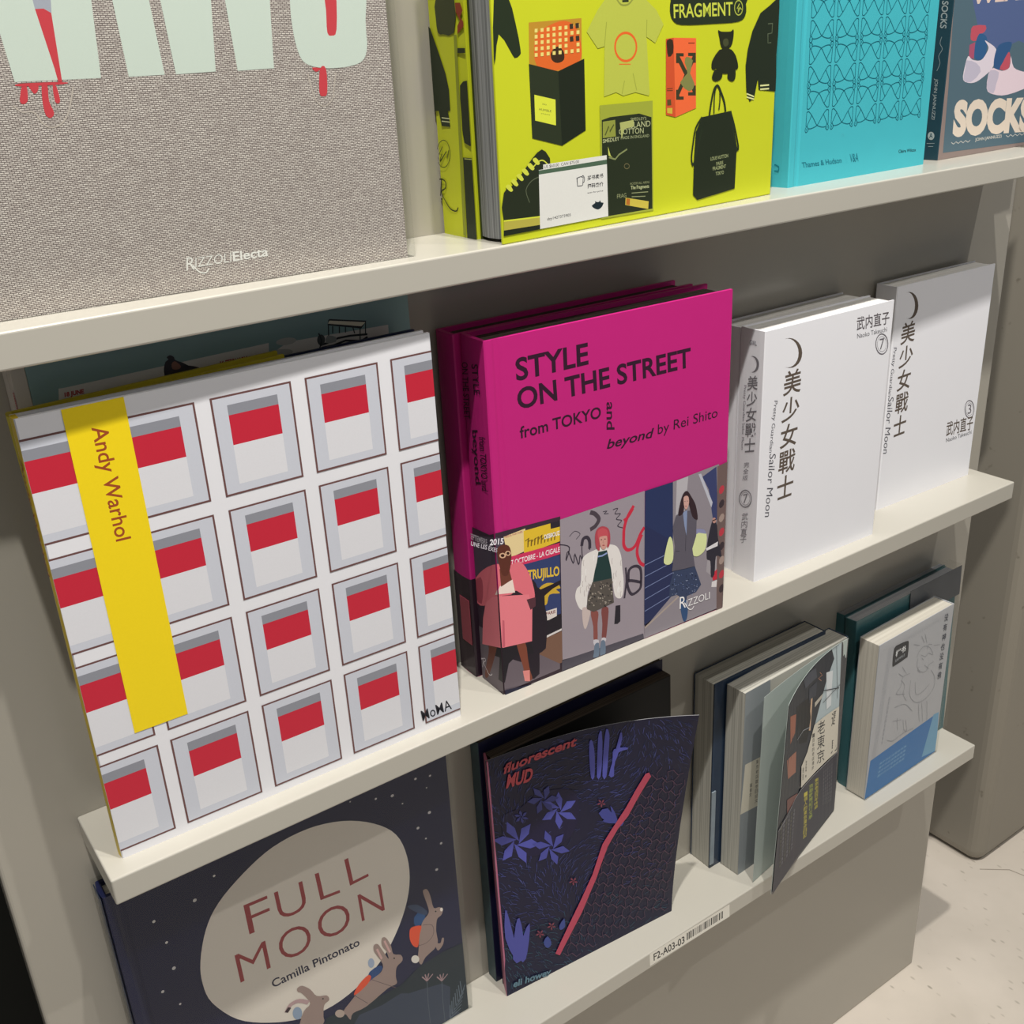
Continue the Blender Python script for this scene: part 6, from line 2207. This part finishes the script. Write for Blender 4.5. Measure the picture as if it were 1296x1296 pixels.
# ------------------------------------------------ middle ledge
wb = mat('white_laminate', '#eeeef3', rough=.3, noise=.01, scale=30); yb = mat('yellow_board', '#e0c21c', rough=.35, noise=.03, scale=30)
t, w, d, h = start('warhol', 'art_book', 'large white hardcover with framed red and white pictures and a yellow name strip')
prism('cover', [(w, 0), (w, .0026), (.0024, .0026), (.0024, .001), (.0, .001), (.0006, 0)], 0, h, wb, t)
prism('spine', [(.0, .001), (.0024, .001), (.0024, d-.001), (-.0004, d-.001), (-.0006, d*.5)], 0, h, yb, t)
prism('back_cover', [(w, d-.0024), (w, d), (-.0003, d), (-.0003, d-.001), (.0024, d-.001), (.0024, d-.0024)], 0, h, wb, t)
block(t, w, d, h, white_pages, .0026, left=.0025); flush('warhol', t)
ol = mat('olive_yellow_board', '#c9b82e', rough=.5, noise=.05, scale=30); nv = mat('navy_board', '#2a3050', rough=.5, noise=.08, scale=30)
t = thing('art_book', 'yellow-backed book hidden behind the white framed-picture book', (.0180, -.0440, 0), -.5); t.rotation_euler.y = R(-1.4)
case(t, .1440, .0120, .2642, ol, .0024, groove=False); block(t, .1440, .0120, .2642, dim_pages, .0024)
t = thing('art_book', 'navy book showing only its top edge right of the yellow one', (.1595, -.0440, 0), -.5)
case(t, .0850, .0120, .2635, nv, .0024, groove=False); block(t, .0850, .0120, .2635, mat('teal_page_edges', '#2c5566', rough=.7, noise=.3, scale=30), .0024)
tl = mat('grey_teal_board', '#86a3a3', rough=.3, noise=.06, scale=25, coat=.3); twh = mat('white_spine_cloth', '#c9c1b6', rough=.5, noise=.05, scale=40)
for key, lab in (('teal', 'grey-teal book with a biplane drawing, front one behind the white picture book'), ('tealb', 'rear grey-teal book standing against the back panel')):
    t, w, d, h = start(key, 'illustrated_book', lab, 'grey-teal illustrated books')
    plate('front_cover', .0068, w, 0, .0018, 0, h, tl, t); plate('back_cover', .0068, w, d-.0018, d, 0, h, tl, t); plate('spine', -.0006, .0067, 0, d, 0, h, twh, t); block(t, w, d, h, white_pages, .0019, left=.0068); flush(key, t)
pk = mat('magenta_board', '#c8257f', rough=.42, noise=.02, scale=60, bump=.03); sheet = mat('band_dark_paper', '#33242f', rough=.2, noise=.1, scale=40)
for key, lab in (('pinkb', 'second magenta hardcover standing behind the front one'), ('pink', 'magenta hardcover with black lettering and a photo band of three people')):
    t, w, d, h = start(key, 'fashion_book', lab, 'magenta street fashion books')
    case(t, w, d, h, pk, .0026); block(t, w, d, h, dark_pages if key == 'pink' else dark_pages, .0026, .003)
    bh = .080 if key == 'pink' else .079
    prism('belly_band', [(w+.0003, -.00008), (.001, -.00008), (-.0006, .0004), (-.00085, d*.5), (-.0006, d-.0004), (.001, d+.0001), (w+.0003, d+.0001), (w+.0003, d), (.001, d), (-.0002, d*.5), (.001, 0), (w+.0003, 0)], .0004, bh, sheet, t)
    flush(key, t)
    if key == 'pinkb':
        plate('spine_photo', -.0012, -.0009, .002, d-.007, .026, .062, mat('suit_pink_print', '#a34a58', rough=.3, noise=.1, scale=60), t, .0001)
sm = mat('white_satin_card', '#f0f0f5', rough=.34, noise=.01, scale=30)
smp = pages('bright_page_edges', '#eceae6', '#d2d0cc')
for key, lab, g in (('sm7b', 'plain white volume standing close behind the front white volume', 'white comic volumes'), ('sm7', 'white volume with brown lettering and the number 7, in front of the plain one', 'white comic volumes'),
               ('sm3', 'white volume with brown lettering and the number 3, right end of the middle ledge', 'white comic volumes')):
    t, w, d, h = start(key, 'comic_volume', lab, g); case(t, w, d, h, sm, .0014, groove=False, round_spine=.0002); block(t, w, d, h, smp, .0014, .0012, left=.0014); flush(key, t)
# ------------------------------------------------ lower ledge
nm = mat('midnight_blue_board', '#1a2044', rough=.34, noise=.08, scale=20, coat=.05); ns = mat('midnight_spine', '#1d2b48', rough=.4, noise=.15, scale=40, coat=.4)
t, w, d, h = start('fm', 'picture_book', 'midnight blue picture book with rabbits under a big pale moon')
case(t, w, d, h, nm, .0028); block(t, w, d, h, white_pages, .0028); flush('fm', t)
plate('spine_cloth', -.0014, -.0009, .0012, d-.0012, .0005, h-.0005, ns, t, .0001)
plate('plastic_sleeve', -.0025, w+.0035, -.0015, d+.0006, 0, h+.003, FILM, t, .0006)
def sheet_obj(name, f, ns_, nt_, th, mats, parent, edge=None):
    vs, fs, fm = [], [], []
    for k in (0, 1):
        for j in range(nt_+1):
            for i in range(ns_+1):
                s, tt = i/ns_, j/nt_; p = f(s, tt); e = .01; n = (f(min(s+e, 1), tt)-f(max(s-e, 0), tt)).cross(f(s, min(tt+e, 1))-f(s, max(tt-e, 0))).normalized(); vs.append(p-n*th*k)
    N = (ns_+1)*(nt_+1); ix = lambda i, j, k: k*N+j*(ns_+1)+i
    for j in range(nt_):
        for i in range(ns_):
            fs.append((ix(i, j, 0), ix(i+1, j, 0), ix(i+1, j+1, 0), ix(i, j+1, 0))); fm.append(0)
            fs.append((ix(i, j, 1), ix(i, j+1, 1), ix(i+1, j+1, 1), ix(i+1, j, 1))); fm.append(1)
    for i in range(ns_):
        fs += [(ix(i, 0, 0), ix(i, 0, 1), ix(i+1, 0, 1), ix(i+1, 0, 0)), (ix(i, nt_, 0), ix(i+1, nt_, 0), ix(i+1, nt_, 1), ix(i, nt_, 1))]; fm += [1, 1]
    for j in range(nt_):
        fs += [(ix(0, j, 0), ix(0, j+1, 0), ix(0, j+1, 1), ix(0, j, 1)), (ix(ns_, j, 0), ix(ns_, j, 1), ix(ns_, j+1, 1), ix(ns_, j+1, 0))]; fm += [1, 1]
    o = mesh(name, vs, fs, mats, parent, fm)
    inv = Matrix.LocRotScale(parent.location, parent.rotation_euler, None).inverted(); o.data.transform(inv); return o
md = mat('dark_mud_cover', '#181836', rough=.4, noise=.15, scale=20); pe = mat('pink_spine_strip', '#b56a86', rough=.45, noise=.1, scale=60); edge_w = mat('pale_paper_edge', '#a9a9ad', rough=.6, noise=.02, scale=30)
blk = mat('black_inner_leaf', '#0c0b0c', rough=.5, noise=.1, scale=10); dteal = mat('dark_green_spine', '#3c5258', rough=.4, noise=.4, scale=45)
t = thing('comic_paperback', 'rear copy of the dark blue paperback, against the back panel', (.2815, -.0138, Z3), 0, 'book', 'dark blue paperbacks'); t.rotation_euler.x = R(-.4)
W, D, Hh = .1890, .0115, .2440
plate('front_cover', 0, W, 0, .0005, 0, Hh, md, t, .0001); plate('back_cover', 0, W, D-.0005, D, 0, Hh, md, t, .0001); plate('spine', -.0005, .0002, .0002, D-.0002, 0, Hh, dteal, t, .0001)
box('page_block', (.0004, .0006, .001), (W-.001, D-.0006, Hh-.001), dark_pages, t)
t = thing('comic_paperback', 'dark blue paperback with a curling cover showing a red pole and wire fence', (.2797, -.0290, Z3), 0, 'book', 'dark blue paperbacks'); t.rotation_euler.x = R(-1.4)
W, D, Hh = .1900, .0105, .2350
box('page_block', (.0062, .0003, .0005), (W, D-.0005, Hh-.0008), dark_pages, t); plate('inner_leaf', .0062, W-.001, -.0002, .0002, .0005, Hh-.001, blk, t, .00005)
prism('spine', [(-.0003, -.0024), (.0012, -.0024), (.0062, .0090), (.0048, .0096)], 0, Hh, pe, t); plate('back_cover', .0045, W, D-.0004, D, 0, Hh, md, t, .0001)
sheet_obj('front_cover', mud_surface, 24, 16, .0004, [md, edge_w], t); flush('mudc', t)
# old paperbacks with page edges facing left
bl = mat('slate_blue_cover', '#2c3b50', rough=.25, noise=.3, scale=35, coat=.3)
greyp = pages('grey_cream_page_edges', '#c4c2b8', '#96948b', scale=650)
x, y, z, a, w, d, h = BOOKS['tokb']
t = thing('travel_paperback', 'closed thick paperback with blue-grey cover, behind the open one', (x, y, z), a, 'book', 'travel paperbacks')
box('page_block', (0, .0006, .0006), (w-.001, d-.0006, h-.0006), greyp, t); plate('front_cover', -.0002, w, -.0012, .0004, 0, h, bl, t, .0002); plate('back_cover', -.0006, w, d-.0003, d+.0004, 0, h, bl, t, .0002); plate('spine', w-.001, w, 0, d, 0, h, bl, t, .0002)
plate('cover_flap', -.0008, .004, -.0026, -.0014, .005, .09, mat('pale_flap', '#8e9aa4', rough=.3, noise=.3, scale=60), t, .0002)
x, y, z, a, w, d, h = BOOKS['tok']
t = thing('travel_paperback', 'open paperback whose town photo cover swings out over the ledge edge', (x, y, z), a, 'book', 'travel paperbacks')
box('page_block', (0, .0, .0006), (w-.001, d-.0006, h-.0006), greyp, t); plate('back_cover', -.0002, w, d-.0005, d, 0, h, bl, t, .0001); plate('spine', w-.001, w+.0006, .0, d, 0, h, bl, t, .0003); flush('tok', t)
def leaf(s, tt):
    k = (1-s)**1.6; bx, by = .5368+.1382*s, -.0663+.0216*s; tx, ty = .5416+.1330*s, -.0462-.0180*k
    return Vector((bx+(tx-bx)*tt, by+(ty-by)*tt, Z3+.0005+tt*.2015))
lf = mat('pale_endpaper', '#b3bdb8', rough=.5, noise=.03, scale=20)
sheet_obj('endpaper', leaf, 14, 6, .0002, [lf, lf], t)
sheet_obj('front_cover', tokyo_surface, 20, 10, .0004, [mat('photo_cover_base', '#33363d', rough=.25, noise=.2, scale=30, coat=.4), lf], t); flush('tokc', t)
# teal pair leaning back
tb = mat('deep_teal_cloth', '#3c6a70', rough=.45, noise=.12, scale=40, coat=.2); tbp = pages('grey_top_edges', '#a2a3a8', '#85868b')
for k, lab in enumerate(('rear deep teal paperback in sleeve, against the back panel', 'front deep teal paperback in sleeve, behind the pale line-drawn book')):
    t = thing('teal_paperback', lab, (.7165-.001*k, -.0165-.0155*k, Z3), 1.0, 'book', 'deep teal paperbacks'); t.rotation_euler = (R(-2.2), 0, R(1))
    w, d, h = .1680, .0138, .1960
    case(t, w, d, h, tb, .0008, groove=False, round_spine=.0004); block(t, w, d, h, tbp, .0009, .0006, left=.001)
    if k: plate('sleeve_flap', .085, w+.006, -.0014, -.0009, h-.03, h+.004, mat('grey_sleeve_flap', '#5d6064', rough=.3, noise=.2, scale=30), t, .0001)
    if k: plate('plastic_sleeve', -.001, w+.006, -.0008, d+.0004, 0, h+.006, FILM, t, .0003)
wc = mat('pale_grey_cover', '#b9babf', rough=.35, noise=.03, scale=30); wp = pages('warm_white_page_edges', '#ded8cc', '#c2bbae', scale=1100)
t, w, d, h = start('white', 'comic_paperback', 'pale paperback with pencil line drawing, blue band and dark sample sticker')
box('page_block', (0, .0012, .0004), (w-.0015, d-.0006, h-.0008), wp, t, .0002); plate('front_cover', -.0004, w, 0, .0007, 0, h, wc, t, .0002); plate('back_cover', 0, w, d-.0005, d, 0, h, wc, t, .0001); plate('spine', w-.0015, w, .0003, d, 0, h, wc, t, .0003)
flush('white', t); plate('plastic_sleeve', -.0014, w+.0016, -.0016, d+.0008, 0, h+.001, FILM, t, .0004)
bpy.data.objects.remove(_to)
